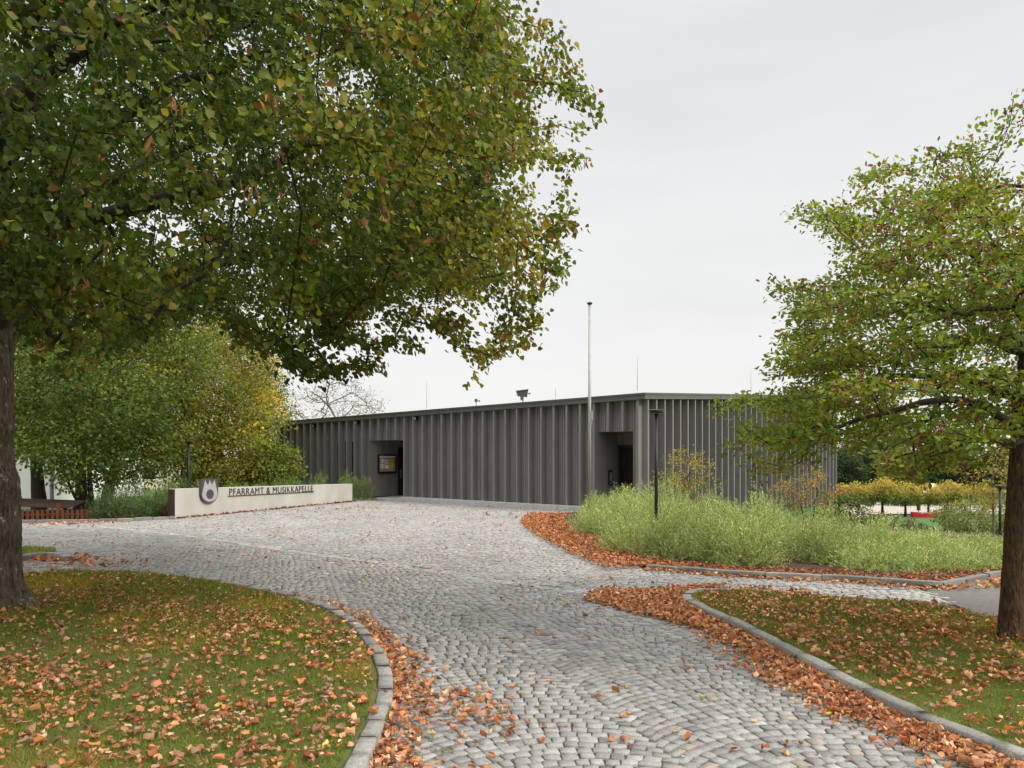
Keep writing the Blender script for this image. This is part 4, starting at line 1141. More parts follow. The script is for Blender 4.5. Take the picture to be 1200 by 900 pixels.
limb_t = env_points(12, np.array(RL) * .8, ZL, .5, lambda p: not vis(p), 22, minr=.5); G.limbs(limb_t, (0, 0), .15, .35)
nl = len(G.tips)
pts = env_points(2050, RL, ZL, .62, limekeep, 23, .045, .22)
pts = pts[np.argsort(np.hypot(pts[:, 0], pts[:, 1]))]
# wispy outer sprigs at the photo's right-hand outline
sprig = [(680, 98), (688, 112), (660, 84), (680, 150), (675, 185), (678, 272), (668, 260), (630, 372), (612, 402), (590, 388), (570, 412), (552, 402), (530, 400), (392, 428), (376, 446), (345, 440), (385, 398), (362, 410), (350, 425), (402, 402), (332, 402), (300, 380), (280, 392), (258, 385), (320, 370), (318, 392), (418, 398), (340, 388), (372, 392), (640, 330), (655, 300), (660, 225), (640, 20), (645, 55), (600, 360), (500, 395),
         (480, 372), (440, 415), (425, 425), (455, 398), (405, 428), (622, 350), (648, 318), (545, 385), (515, 375)]
sp_ = []
for a_, b_ in sprig:
    for k in range(3):
        q = LP(a_ + rng.normal(0, 9), b_ + rng.normal(0, 9), 9.3 + rng.normal(0, .5)); sp_.append(q)
for q in pts: G.connect(q, (0, 0), .10, .3, .15)
sp_ = sorted(sp_, key=lambda q: np.hypot(q[0], q[1]))
for q in sp_: G.connect(np.array(q), (0, 0), .05, .25, .1)
nv = len(G.tips)
def offview(p):
    X, Y, Z = p[0] + tx, p[1] + ty, p[2] + LZ
    return (X < -.66 * Y - 2.0 or Z > EYE + .64 * Y + 1.6) and math.hypot(X, Y, Z - EYE) > 5.5
hid = env_points(420, RL, ZL, .6, offview, 24, .06, .3)
for q in hid[np.argsort(np.hypot(hid[:, 0], hid[:, 1]))]: G.connect(q, (0, 0), .10, .4, .15)
V, Fc = G.wood(.005, .46, nt0, .12)
npobj('limbs', V, Fc, M['twig'], lime, smooth=True)
P_ = np.array(G.p); tips = P_[G.tips]; dirs = np.array(G.tipdir)
LIMEC = np.array((1.1, 1.0, 1.0)) * np.array([(.058, .098, .014), (.072, .115, .017), (.095, .13, .019), (.125, .145, .022), (.05, .088, .016)])
def limecol(P, col):
    rr = np.hypot(P[:, 0], P[:, 1]) / np.interp(P[:, 2], ZL, RL)
    q = rng.random(len(P)); f = .22 * sst(.74, 1.05, rr)
    X = P[:, 0] + tx
    f = f * sst(-4.5, .5, X) + .004
    yq = (sst(.7, 1.05, rr) * sst(-4.5, .3, X))[:, None]; col = col * (1 + yq * np.array((1.0, .6, .5)))      # outer leaves turning paler
    k = q < f; n = k.sum(); col[k] = pick([(.20, .085, .022), (.26, .17, .03), (.15, .06, .02), (.30, .22, .04), (.17, .14, .025)], n)
    return col
sets = [cluster_leaves(tips[:nl], dirs[:nl], 30, .25, .08, LIMEC, None, .75, LIME, (0, 0, 4), colfn=limecol),
        cluster_leaves(tips[nl:nv - len(sp_)], dirs[nl:nv - len(sp_)], 92, .145, .063, LIMEC, None, .75, LIME, (0, 0, 4), colfn=limecol, nj=1.0, spray=.75, sag=.35),
        cluster_leaves(tips[nv - len(sp_):nv], dirs[nv - len(sp_):nv], 34, .08, .064, LIMEC, None, .8, LIME, (0, 0, 4), colfn=limecol, nj=1.0, spray=.35),
        cluster_leaves(tips[nv:], dirs[nv:], 30, .5, .22, LIMEC, None, .7, LIME, (0, 0, 4))]
def join(sets):
    Vs = []; Fs = []; Cs = []; b = 0
    for V, f, c in sets: Vs.append(V); Fs.append(f + b); Cs.append(c); b += len(V)
    return np.concatenate(Vs), np.concatenate(Fs), np.concatenate(Cs)
V, Fc, Cl = join(sets); npobj('crown', V, Fc, M['leaf'], lime, Cl)
bt = tips[nl:nv]; bt = bt[(rng.random(len(bt)) < .2) & (bt[:, 0] > 1.5)]
Bc = np.repeat(bt + rng.normal(0, .04, bt.shape), 7, 0); n = len(Bc); Pb = Bc + rng.normal(0, .035, (n, 3))
V, Fc, Cl = leaves(OVAL, Pb, unit(rng.normal(0, .35, (n, 3)) + (0, 0, -1)), rng.normal(0, 1, (n, 3)), rng.uniform(.05, .1, n), pick([(.26, .10, .045), (.20, .08, .035), (.30, .14, .06)], n), np.full(n, .42))
npobj('fruit_bracts', V, Fc, M['dry'], lime, Cl)

# --- the hawthorn at the right
hx, hy = (1181 - 600) / F * 8.55, 8.55
haw = thing('hawthorn_tree', 'berry-laden hawthorn tree with slim brown trunk on the right lawn', 'tree', (hx, hy, LZ - .03))
def HP(px, py, D): return PX(px, py, D) - np.array((hx, hy, LZ - .03))
tp = smoothline([HP(1185, 762, 8.55), HP(1185, 735, 8.55), HP(1186, 690, 8.55), HP(1190, 620, 8.55), HP(1195, 540, 8.55), HP(1203, 450, 8.5), HP(1206, 360, 8.5), HP(1212, 260, 8.5), HP(1216, 170, 8.5)], 44)
tr_ = np.interp(tp[:, 2], [-.05, .15, .5, 1.5, 2.3, 3.2, 5.5], [.135, .112, .103, .098, .092, .072, .02])
tp2 = smoothline(tp, 240); tr2 = np.interp(tp2[:, 2], tp[:, 2], tr_)
V, Fc = tube(tp2, tr2, 80, .006, 6, (.45, .14)); V = furrow(V, tp2, 80, .006, 34); npobj('trunk', V, Fc, M['bark2'], haw, smooth=True)
G = Grow(); G.line([tuple(p) for p in tp[14:]], .1, .02, step=.2)
G.rad = list(np.interp(np.array(G.p)[:, 2], tp[:, 2], tr_) * .85); nt0 = len(G.p)
for pts_, ra, rb in (([HP(1196, 500, 8.5), HP(1130, 470, 8.3), HP(1060, 478, 8.1), HP(985, 500, 8.0), HP(930, 512, 7.9)], .055, .012),
                     ([HP(1200, 470, 8.5), HP(1120, 440, 8.8), HP(1030, 440, 9.1), HP(950, 462, 9.3)], .05, .012),
                     ([HP(1203, 420, 8.5), HP(1130, 370, 8.2), HP(1050, 345, 8.0)], .045, .01),
                     ([HP(1205, 380, 8.5), HP(1140, 300, 8.9), HP(1070, 262, 9.2)], .04, .01),
                     ([HP(1205, 350, 8.5), HP(1155, 265, 8.2)], .035, .008),
                     ([HP(1195, 520, 8.5), HP(1140, 515, 7.2), HP(1090, 535, 6.8)], .045, .012),
                     ([HP(1196, 515, 8.6), HP(1140, 515, 9.6), HP(1080, 530, 10.4), HP(1040, 540, 10.8)], .04, .012)):
    G.line(pts_, ra, rb, G.nearest(pts_[0]), .2)
ZH = [1.85, 2.05, 2.4, 2.75, 3.15, 3.6, 4.0, 4.4, 4.8, 5.2, 5.6]; RH = [1.6, 2.75, 3.1, 2.75, 2.6, 2.5, 2.45, 2.15, 2.1, 1.45, .4]
HB = [(1320, 215), (1215, 218), (1165, 208), (1110, 210), (1075, 214), (1020, 232), (965, 256), (968, 285), (1000, 318), (936, 338), (922, 385), (918, 430), (872, 478), (872, 500), (884, 528), (920, 532), (960, 515), (1010, 498), (1040, 508), (1080, 545), (1120, 535), (1160, 505), (1320, 495)]
HBn = np.array(HB, float)
def hawkeep(p):
    X, Y, Z = p[0] + hx, p[1] + hy, p[2] + LZ
    if Y < 5.4: return False
    px = 600 + F * X / Y; py = HOR - F * (Z - EYE) / Y
    if px > 1290: return False
    return bool(poly_in(HBn, np.array([px]), np.array([py]))[0])
G._arr()
G.limbs(env_points(36, np.array(RH) * .7, ZH, .5, hawkeep, 31, minr=.3), (0, 0), .12, .25, .4)
nl = len(G.tips)
pts = env_points(1000, np.array(RH) * 1.06, ZH, .5, hawkeep, 32, .05, .1)
sprigs = [(1190, 122), (1150, 178), (1085, 182), (1040, 196), (1012, 206), (950, 244), (962, 252), (1000, 215), (918, 330), (926, 345), (916, 400), (862, 470), (855, 478), (872, 500), (868, 530), (885, 545), (915, 550), (905, 436), (940, 540), (1085, 556), (1010, 520), (985, 520), (1128, 175), (1110, 182)]
sp_ = []
for a_, b_ in sprigs:
    for k in range(3): sp_.append(HP(a_ + rng.normal(0, 9), b_ + rng.normal(0, 7), 8.4 + rng.normal(0, .4)))
pts[:, 2] = (lambda q: .40 * np.round((pts[:, 2] + .10 * q) / .40) - .10 * q + rng.normal(0, .05, len(pts)))(np.hypot(pts[:, 0], pts[:, 1]))
allp = sorted([*pts, *sp_], key=lambda q: np.hypot(q[0], q[1]))
for q in allp: G.connect(np.array(q), (0, 0), .05, .2, .25)
nv = len(G.tips)
hid = env_points(160, RH, ZH, .5, lambda p: 600 + F * (p[0] + hx) / (p[1] + hy) > 1290, 33, .06, .2)
for q in hid[np.argsort(np.hypot(hid[:, 0], hid[:, 1]))]: G.connect(q, (0, 0), .05, .3, .2)
V, Fc = G.wood(.0042, .44, nt0, .06); npobj('limbs', V, Fc, M['twig'], haw, smooth=True)
P_ = np.array(G.p); tips = P_[G.tips]; dirs = np.array(G.tipdir)
HAWC = np.array((1.18, 1.18, 1.1)) * np.array([(.12, .165, .022), (.15, .185, .025), (.19, .21, .03), (.10, .15, .025), (.23, .225, .035)])
def hawcol(P, col):
    q = rng.random(len(P)); k = q < .035; col[k] = pick([(.30, .10, .03), (.40, .27, .04), (.24, .07, .04)], k.sum())
    hi = (P[:, 2] > 3.6) & (rng.random(len(P)) < .12); col[hi] = pick([(.19, .07, .045), (.22, .12, .035), (.13, .055, .035)], hi.sum())
    return col
V, Fc, Cl = join([cluster_leaves(tips[:nv], dirs[:nv], 48, .11, .061, HAWC, None, .05, OVAL, (0, 0, 2.5), .4, colfn=hawcol, upn=1.0, spray=.42),
                  cluster_leaves(tips[nv:], dirs[nv:], 26, .25, .13, HAWC, None, .05, OVAL, (0, 0, 2.5), .6)])
npobj('crown', V, Fc, M['leaf'], haw, Cl)
# berries
OCT = (np.array([(1, 0, 0), (-1, 0, 0), (0, 1, 0), (0, -1, 0), (0, 0, 1), (0, 0, -1)]) * .5, np.array([(0, 2, 4), (2, 1, 4), (1, 3, 4), (3, 0, 4), (2, 0, 5), (1, 2, 5), (3, 1, 5), (0, 3, 5)]))
sel = rng.choice(nv, 950, p=None); cen = tips[sel] - dirs[sel] * rng.uniform(0.05, .38, (950, 1)) + rng.normal(0, .045, (950, 3)) - np.array((0, 0, .02)); n = 950 * 8
Pb = np.repeat(cen, 8, 0) + rng.normal(0, .024, (n, 3))
V, Fc, _ = leaves(OCT, Pb, unit(rng.normal(0, 1, (n, 3))), unit(rng.normal(0, 1, (n, 3))), rng.uniform(.017, .026, n), np.ones((n, 3)))
npobj('berries', V, Fc, M['berry'], haw, smooth=True)

# --- generic smaller trees
def crown_tree(name, label, loc, trunk, cl_n, Rz, Zz, leaf, per, sig, cols, tmpl=DIAM, seed=1, wood='twig', group=None, cat='tree', rtip=.008, step=.5, colfn=None, limbs=14, shell=.6, p=None, lump=.17, minr=.1, lower=.3, droop=.3, flat=.8, extra=None):
    t = thing(name, label, cat, loc, 0, group)
    G = Grow()
    for pts_, ra, rb in trunk:
        G.line(pts_, ra, rb, -1, .4)
    nt0 = len(G.p); G.rad = [x * .7 for x in G.rad]
    tv = []; tf = []; b = 0
    for pts_, ra, rb in trunk:
        sp__ = smoothline(pts_, 14); V, f = tube(sp__, np.linspace(ra, rb, 14), 12, ra * .08, 2.5, (.5, .25) if ra > .1 else None); tv.append(V); tf.append(f + b); b += len(V)
    npobj('trunk' if len(trunk) == 1 or ra > .08 else 'stems', np.concatenate(tv), np.concatenate(tf), M[wood], t, smooth=True)
    G._arr()
    if limbs: G.limbs(env_points(limbs, np.array(Rz) * .6, Zz, .5, None, seed + 50, lump, .3), (0, 0), .1, step, lower)
    pts_ = env_points(cl_n, Rz, Zz, shell, None, seed, lump, minr)
    if extra is not None: pts_ = np.vstack([pts_, extra])
    for q in pts_[np.argsort(np.hypot(pts_[:, 0], pts_[:, 1]))]: G.connect(q, (0, 0), .06, step, lower)
    rt = G.roots()
    for q in np.unique(rt):
        k = rt == q
        if k[nt0:].any():
            V, f = G.wood(rtip, .45, 0, .12, k); npobj('limbs', V, f, M[wood], t, smooth=True)
    tips = np.array(G.p)[G.tips]; dirs = np.array(G.tipdir)
    V, f, c = cluster_leaves(tips, dirs, per, sig, leaf, cols, p, droop, tmpl, (0, 0, np.mean(Zz)), flat, colfn=colfn)
    npobj('crown', V, f, M['leaf'], t, c)
    return t
DKG = np.array((2.2, 1.85, 1.4)) * np.array([(.030, .055, .012), (.042, .07, .014), (.055, .082, .016), (.036, .062, .016)])
MIDG = np.array((2.55, 1.95, 1.5)) * np.array([(.05, .085, .018), (.07, .105, .02), (.09, .12, .022), (.06, .09, .02)])
YELG = np.array((2.9, 2.5, 2.2)) * np.array([(.11, .12, .02), (.16, .15, .025), (.24, .19, .03), (.30, .20, .035), (.08, .105, .02)])
def base_at(px, D, z=-.75): return ((px - 600) / F * D, D, z)
def P2(px, py, D, base): return tuple(PX(px, py, D) - np.array(base))
b_ = base_at(46, 34)
crown_tree('dark_tree', 'dark-trunked tree with dense green crown behind the plank shelter', b_, [([(0, 0, -.1), (-.05, 0, 1.5), (-.15, 0, 3), (-.1, 0, 5.5), (0, 0, 9)], .33, .06)], 480, [2.2, 3.6, 4.2, 4.0, 2.6, .8], [3.0, 4, 5.5, 7.5, 10, 11.5], .17, 42, .42, DKG, seed=3)
b_ = base_at(108, 28.5)
crown_tree('multi_stem_tree', 'small tree with curved dark stems just behind the picket fence', b_,
           [([(.1, 0, -.1), P2(106, 575, 28.5, b_), P2(104, 550, 28.5, b_), P2(108, 505, 28.5, b_)], .11, .05), ([(.0, .1, -.1), P2(98, 598, 28.6, b_), P2(87, 582, 28.7, b_), P2(80, 565, 28.8, b_), P2(70, 545, 28.8, b_)], .075, .04)],
           330, [.9, 1.9, 2.6, 2.7, 1.8, .5], [1.7, 2.2, 3.3, 4.6, 6, 7], .14, 36, .3, DKG, seed=5)
b_ = base_at(124, 32)
crown_tree('leaning_tree', 'tree with leaning forked trunk behind the fence, left of the sign wall', b_,
           [([(0, 0, -.1), P2(124, 580, 32, b_), P2(131, 560, 32, b_), P2(138, 535, 32, b_), P2(142, 500, 32, b_), P2(148, 450, 32, b_)], .25, .1), ([P2(126, 575, 32, b_), P2(140, 562, 31.6, b_), P2(158, 552, 31.2, b_), P2(180, 545, 31, b_)], .07, .04)],
           520, [1.2, 3.0, 4.2, 4.6, 3.6, 1.2], [2.0, 2.8, 4.5, 6.6, 9, 10.8], .15, 40, .38, [*MIDG, *DKG[:2]], seed=7)
b_ = base_at(95, 41)
crown_tree('tall_tree', 'tall dense tree filling the gap behind the plank shelter trees', b_, [([(0, 0, -.1), (0, 0, 3), (0, 0, 6), (0, 0, 10)], .3, .06)], 560, [2.5, 4.2, 5.2, 5.0, 3.2, .8], [2.8, 4, 6, 8.5, 11, 12.5], .2, 42, .46, MIDG, seed=19)
b_ = base_at(215, 36, -.5)
crown_tree('shade_tree', 'green and rusty tree crown behind the lamp by the sign wall', b_, [([(0, 0, -.1), (.1, 0, 2), (0, 0, 4.5), (0, 0, 8)], .24, .06)], 600, [2.4, 3.4, 3.9, 3.7, 2.7, .8], [1.2, 2.4, 4.5, 7.4, 9.8, 11.4], .15, 42, .38, [*MIDG, (.22, .14, .032), (.17, .18, .03)], seed=9)
b_ = base_at(258, 39, -.3)
def yel(P, col):
    return col
crown_tree('yellow_tree', 'broad tree turning yellow beside the left end of the hall', b_, [([(0, 0, -.1), (0, 0, 2), (0, 0, 4), (0, 0, 6.5)], .2, .05)], 640, [1.8, 2.4, 2.7, 2.6, 1.9, .6], [.9, 2, 3.8, 5.8, 7.8, 9.0], .15, 42, .34, [*YELG, (.42, .27, .06), *MIDG[:3]], seed=11)
b_ = base_at(312, 50, -.3)
crown_tree('narrow_tree', 'narrow dark green tree just left of the hall roof end', b_, [([(0, 0, -.1), (0, 0, 2), (0, 0, 5), (0, 0, 7.5)], .16, .04)], 260, [1.0, 1.3, 1.4, 1.2, .7, .2], [1.2, 2.4, 4.4, 6.2, 7.6, 8.6], .15, 42, .3, [*DKG, *MIDG[:1]], seed=13)
b_ = base_at(322, 38.2, -.2)
crown_tree('leafy_shrub', 'tall bright green leafy shrub against the left end of the hall', b_, [([(0, 0, -.1), (.1, 0, 1), (.3, 0, 2)], .05, .02), ([(0, 0, -.1), (-.2, .1, 1), (-.4, .1, 1.8)], .05, .02)], 190, [.7, 1.15, 1.15, .8, .3], [.4, 1, 1.7, 2.4, 2.9], .15, 30, .22, [*MIDG, (.16, .23, .04)], seed=15, cat='shrub', tmpl=OVAL, limbs=6, step=.3)
b_ = base_at(395, 60, -.3)
crown_tree('bare_tree', 'nearly bare twiggy tree rising behind the hall roof', b_, [([(0, 0, -.1), (0, 0, 2), (0, 0, 4), (0, 0, 5)], .2, .08)], 950, [1.5, 3.4, 3.9, 3.7, 2.6, .8], [2.5, 4, 5.2, 6.4, 7.6, 8.3], .12, 3, .3, [(.12, .09, .04), (.2, .14, .04), (.08, .06, .04)], seed=17, wood='twigpale', rtip=.011, lump=.06, lower=.9, shell=.75)

# globe trees
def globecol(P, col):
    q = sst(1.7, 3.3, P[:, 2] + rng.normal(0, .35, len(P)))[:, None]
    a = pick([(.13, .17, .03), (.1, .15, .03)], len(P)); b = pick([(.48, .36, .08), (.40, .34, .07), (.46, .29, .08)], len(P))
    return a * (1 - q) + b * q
gspec = [(1006, 605, 1.0, 'round-crowned maple turning red and yellow, first behind the reddish shrub'), (1034, 605, 1.12, 'round-crowned yellow maple, tallest of the far row'), (1061, 604, 1.0, 'round-crowned yellow maple behind the left end of the red barrier'),
         (1088, 602.5, .95, 'round-crowned yellow maple behind the litter bin'), (1110, 601, 1.05, 'round-crowned yellow maple behind the distant boxy lamp'), (1152, 598, .95, 'round-crowned green-yellow maple beside the young yellow tree'), (984, 603, .95, 'round-crowned green maple at the end of the hall'), (1131, 600, .95, 'round-crowned yellow maple behind the round reddish shrub')]
gproto = None
for px, py, sc, lab in gspec:
    D = np.interp(py, [597, 601, 605], [100, 92, 85]); x = (px - 600) / F * D
    loc = (x, D, gz(x, D))
    if gproto is None:
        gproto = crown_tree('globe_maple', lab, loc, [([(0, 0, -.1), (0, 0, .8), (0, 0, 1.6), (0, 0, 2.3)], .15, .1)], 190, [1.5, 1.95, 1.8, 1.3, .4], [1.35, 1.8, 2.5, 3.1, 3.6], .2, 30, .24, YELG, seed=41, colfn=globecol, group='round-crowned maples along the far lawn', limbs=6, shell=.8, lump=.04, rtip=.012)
        t = gproto
    else:
        t = copy_tree(gproto); t.location = loc; t['label'] = lab
    t.scale = (sc * .84, sc * .84, sc * .98); t.rotation_euler = (0, 0, px)
# distant wood
wood_lab = 'dark green tree in the distant wood beyond the parking lot'
fproto = []
for sd_, cols in ((51, [(.030, .052, .022), (.04, .06, .026), (.05, .07, .03)]), (52, [(.05, .075, .022), (.07, .09, .025), (.045, .07, .022)])):
    fproto.append(crown_tree('woodland_tree', wood_lab, (0, 0, 0), [([(0, 0, -.2), (0, 0, 3), (0, 0, 7), (0, 0, 11)], .35, .1)], 420, [2.2, 4.0, 4.6, 4.2, 2.8, .8], [1.0, 3, 6, 9, 11.5, 13], .42, 34, .6, cols, seed=sd_, group='trees of the distant wood', rtip=.02, step=1.2))
k = 0
for px, D, top, kd in ((985, 150, 520, 0), (1003, 170, 512, 1), (1022, 155, 522, 0), (1044, 175, 508, 1), (1066, 150, 540, 1), (1088, 170, 520, 0), (1112, 160, 524, 0), (1135, 175, 518, 1), (1160, 155, 526, 0), (1185, 170, 515, 0), (1215, 160, 520, 1), (1245, 150, 520, 0), (1100, 190, 512, 1), (1030, 195, 505, 0), (960, 165, 520, 0)):
    x = (px - 600) / F * D; z = gz(x, D); h = EYE + (HOR - top) / F * D - z
    o = fproto[kd] if (k < 2 and kd == k) else copy_tree(fproto[kd])
    if o is fproto[kd]: k += 1
    o.location = (x, D, z - .5); s = h / 13.2; o.scale = (s * 1.15, s * 1.15, s); o.rotation_euler = (0, 0, px * 1.3)
def used_check():
    for f in fproto:
        if f.location.length < 1: bpy.data.objects.remove(f)
used_check()
b_ = base_at(1052, 125, gz(60, 125))
crown_tree('golden_tree', 'yellow-green tree between the distant wood and the round maples', b_, [([(0, 0, -.2), (0, 0, 2), (0, 0, 5)], .2, .08)], 260, [1.2, 2.6, 3.0, 2.4, .8], [2.2, 3.6, 5.4, 7.4, 9.0], .3, 34, .42, [(.16, .16, .03), (.2, .17, .03), (.1, .12, .025)], seed=55, rtip=.015)
b_ = base_at(1164, 30, gz(18, 30))
crown_tree('young_yellow_tree', 'slender young tree with sparse yellow leaves behind the right-hand lamp', b_, [([(0, 0, -.1), (.02, 0, 1.0), (-.02, 0, 2), (0, 0, 3.4)], .05, .02)], 120, [.45, 1.1, 1.2, .9, .3], [1.5, 2.2, 2.9, 3.5, 4.0], .12, 13, .15, [(.28, .22, .05), (.34, .25, .06), (.2, .19, .04), (.3, .18, .05)], seed=57, wood='twigpale', tmpl=OVAL, limbs=5, rtip=.005, step=.25, lower=.7)
# shrubs in front of the hall
b_ = ((803 - 600) / F * 22.5, 22.5, 0)
crown_tree('sparse_shrub', 'sparse yellow-brown shrub in front of the dark wall beside the lamp post', b_, [([(0, 0, 0), (.05, 0, .6), (.1, 0, 1.3)], .03, .012), ([(0, 0, 0), (-.12, .05, .6), (-.3, .05, 1.2)], .025, .01), ([(.05, 0, 0), (.2, -.05, .5), (.45, -.05, 1.1)], .022, .01)], 105, [.5, .85, .8, .55, .2], [.85, 1.15, 1.5, 1.9, 2.2], .062, 17, .10, [(.33, .26, .055), (.27, .22, .05), (.36, .25, .06), (.2, .2, .045)], seed=61, cat='shrub', tmpl=OVAL, limbs=8, rtip=.004, step=.2, lower=.7, lump=.2)
b_ = ((950 - 600) / F * 19.5, 19.5, gz(7.2, 19.5))
crown_tree('reddish_shrub', 'open shrub tinged red at the tips in front of the hall end', b_, [([(0, 0, 0), (.05, 0, .6), (.1, 0, 1.2)], .03, .012), ([(0, 0, 0), (-.1, .05, .6), (-.25, .05, 1.2)], .025, .01), ([(.05, 0, 0), (.2, -.05, .6), (.4, -.05, 1.2)], .022, .01)], 105, [.2, .45, .85, .95, .6, .2], [.5, .8, 1.1, 1.4, 1.7, 2.1], .07, 15, .10, [(.2, .2, .05), (.17, .19, .05), (.25, .21, .055), (.3, .14, .07)], seed=63, cat='shrub', tmpl=OVAL, limbs=8, rtip=.004, step=.2, lower=.7, lump=.14,
           colfn=lambda P, c: np.where(((P[:, 2] > 1.45) & (rng.random(len(P)) < .35))[:, None], pick([(.42, .15, .09), (.42, .22, .11), (.3, .2, .06)], len(P)), c))
b_ = base_at(1146, 38, gz(22, 38))
crown_tree('round_shrub', 'wide round green shrub with a few red leaves, left of the berry tree trunk', b_, [([(0, 0, 0), (.15, 0, .5), (.4, 0, 1.1)], .05, .02), ([(0, 0, 0), (-.3, .05, .5), (-.7, .05, 1.1)], .045, .02), ([(.05, 0, 0), (.45, -.05, .5), (1.0, -.05, 1.1)], .04, .02), ([(0, -.1, 0), (-.1, -.3, .6), (-.2, -.5, 1.1)], .04, .02)], 260, [.9, 1.6, 1.95, 1.7, .8], [.5, .85, 1.25, 1.7, 2.0], .11, 24, .17, [(.16, .2, .06), (.2, .22, .065), (.13, .175, .05), (.24, .23, .07)], seed=65, cat='shrub', tmpl=DIAM, limbs=8, rtip=.007, step=.3, lower=.6, lump=.05,
           colfn=lambda P, c: np.where((rng.random(len(P)) < .07)[:, None], pick([(.30, .09, .06), (.3, .16, .06)], len(P)), c))
for px, py, D, w, h, lab, fl in ((1016, 618, 40, .9, .95, 'small rose bush with pale pink blooms behind the green hedge', True), (1045, 620, 42, 1.25, .75, 'low brownish shrub between the rose bush and the lawn', False), (1073, 624, 44, .7, .6, 'small dark low shrub at the near edge of the far lawn', False), (1088, 628, 40, .7, .5, 'low brown-green shrub beside the distant boxy lamp', False), (992, 602, 30, .6, .9, 'leggy dark green rose bush at the foot of the hall end', False)):
    x = (px - 600) / F * D; z0 = EYE - (py - HOR) / F * D - .1; zz = min(z0, gz(x, D))
    hh = h + (z0 - zz)
    crown_tree('rose_bush' if 'rose' in lab else 'low_shrub', lab, (x, D, zz), [([(0, 0, 0), (.1, 0, hh * .5), (.15, 0, hh * .8)], .03, .01), ([(0, 0, 0), (-.15, .05, hh * .5), (-.3, .05, hh * .8)], .03, .01)], 60, [w * .5, w, w * .9, w * .3], [hh * .35, hh * .6, hh * .85, hh], .1, 18, .14, [(.09, .10, .035), (.07, .10, .03), (.15, .11, .05)] if fl or 'brown' in lab else [(.05, .08, .025), (.07, .1, .03)], seed=int(px), cat='shrub', limbs=0, rtip=.006, step=.3,
               colfn=(lambda P, c: np.where(((rng.random(len(P)) < .22) & (P[:, 2] > hh * .7))[:, None], pick([(.7, .45, .42), (.75, .6, .58)], len(P)), c)) if fl else None)

# ------------------------------------------------------------------ willow hedges
def willow(name, label, region, hfn, spacing, per_m, cols, zfn=None, rad=.62, per=14, leaf=.062, seed=2, shoot=.42):
    """one hedge: overlapping feathery mounds, shoots radiating from the foot of every mound"""
    r = np.random.default_rng(seed)
    reg = np.asarray(region); cand = in_poly_random(reg, 3000); cand = cand[edge_d(reg, cand[:, 0], cand[:, 1]) > .18]
    cen = []
    for q in cand:
        if all(np.hypot(*(q - c)) > spacing for c in cen): cen.append(q)
    cen = np.array(cen); k = len(cen)
    zc = np.zeros(k) if zfn is None else zfn(cen[:, 0], cen[:, 1])
    hc = hfn(cen[:, 0], cen[:, 1]) * r.uniform(.8, 1.2, k); rc = rad * r.uniform(.85, 1.3, k)
    n = k * per_m; i = np.repeat(np.arange(k), per_m)
    az = r.uniform(0, 6.28, n); se = r.uniform(-.02, 1, n) ** .85; se = np.nan_to_num(se, nan=0.0); ce = np.sqrt(np.maximum(0, 1 - se ** 2))
    f = np.where(r.random(n) < .64, r.normal(.97, .09, n), r.uniform(.45, 1, n)) * (1 + .10 * np.sin(az * 3 + i) * ce)
    U = np.stack([np.cos(az) * ce, np.sin(az) * ce, se], 1)
    tip = np.stack([cen[i, 0] + U[:, 0] * rc[i] * f, cen[i, 1] + U[:, 1] * rc[i] * f, zc[i] + np.maximum(.07, U[:, 2] * hc[i] * f + .05)], 1)
    D = unit(U * np.array((.9, .9, .6)) + np.array((0, 0, .55)) + r.normal(0, .26, (n, 3)))
    S = shoot * r.uniform(.6, 1.25, n) * (.75 + .35 * se)
    basep = tip - D * S[:, None]; basep[:, 2] = np.maximum(basep[:, 2], zc[i] + .02)
    org = np.array((cen[:, 0].mean(), cen[:, 1].mean(), 0))
    t = thing(name, label, 'hedge', tuple(org))
    kk = np.tile((np.arange(per) + .3) / per, n); dd = tip - basep
    B_ = np.repeat(basep, per, 0) + np.repeat(dd, per, 0) * (kk + r.uniform(0, .06, n * per))[:, None]
    B_[:, 2] -= .05 * kk ** 2 * np.repeat(ce, per) 
    ang = r.uniform(0, 6.28, n * per)
    rd = np.stack([np.cos(ang), np.sin(ang), r.normal(.1, .3, n * per)], 1)
    Ax = unit(np.repeat(D, per, 0) * .8 + rd * .8)
    mc = 1 + r.normal(0, .07, k)
    col = pick(cols, n, None, .10, r) * mc[i][:, None]; col = np.repeat(col, per, 0) * (1 + r.normal(0, .14, (n * per, 1)))
    V, fa, c = leaves(SLIM, B_ - org, Ax, unit(r.normal(0, 1, (n * per, 3)) + (0, 0, .6)), leaf * r.uniform(.7, 1.25, n * per), np.clip(col, .004, 1), np.full(n * per, 1.2))
    npobj('foliage', V, fa, M['needle'], t, c)
    m = n // 14; q = r.choice(n, m, replace=False)
    G0 = np.stack([cen[i[q], 0] + r.normal(0, .07, m), cen[i[q], 1] + r.normal(0, .07, m), zc[i[q]] - .02], 1); G1 = tip[q]
    A_ = unit(G1 - G0); X = unit(np.cross(A_, (.2, .9, .1))); Y = np.cross(A_, X)
    ring = [X, -X * .5 + Y * .87, -X * .5 - Y * .87]
    V = np.stack([G0 + rr * .006 for rr in ring] + [G1 + rr * .0025 for rr in ring], 1).reshape(-1, 3) - org
    q4 = np.array([(0, 1, 4, 3), (1, 2, 5, 4), (2, 0, 3, 5)]); fa = (q4[None] + (np.arange(m) * 6)[:, None, None]).reshape(-1, 4)
    npobj('stems', V, fa, M['greenstem'], t)
    return t
WIL = np.array((1.14, 1.16, 1.0)) * np.array([(.28, .335, .14), (.33, .38, .16), (.235, .295, .14), (.37, .40, .155), (.26, .26, .12)])
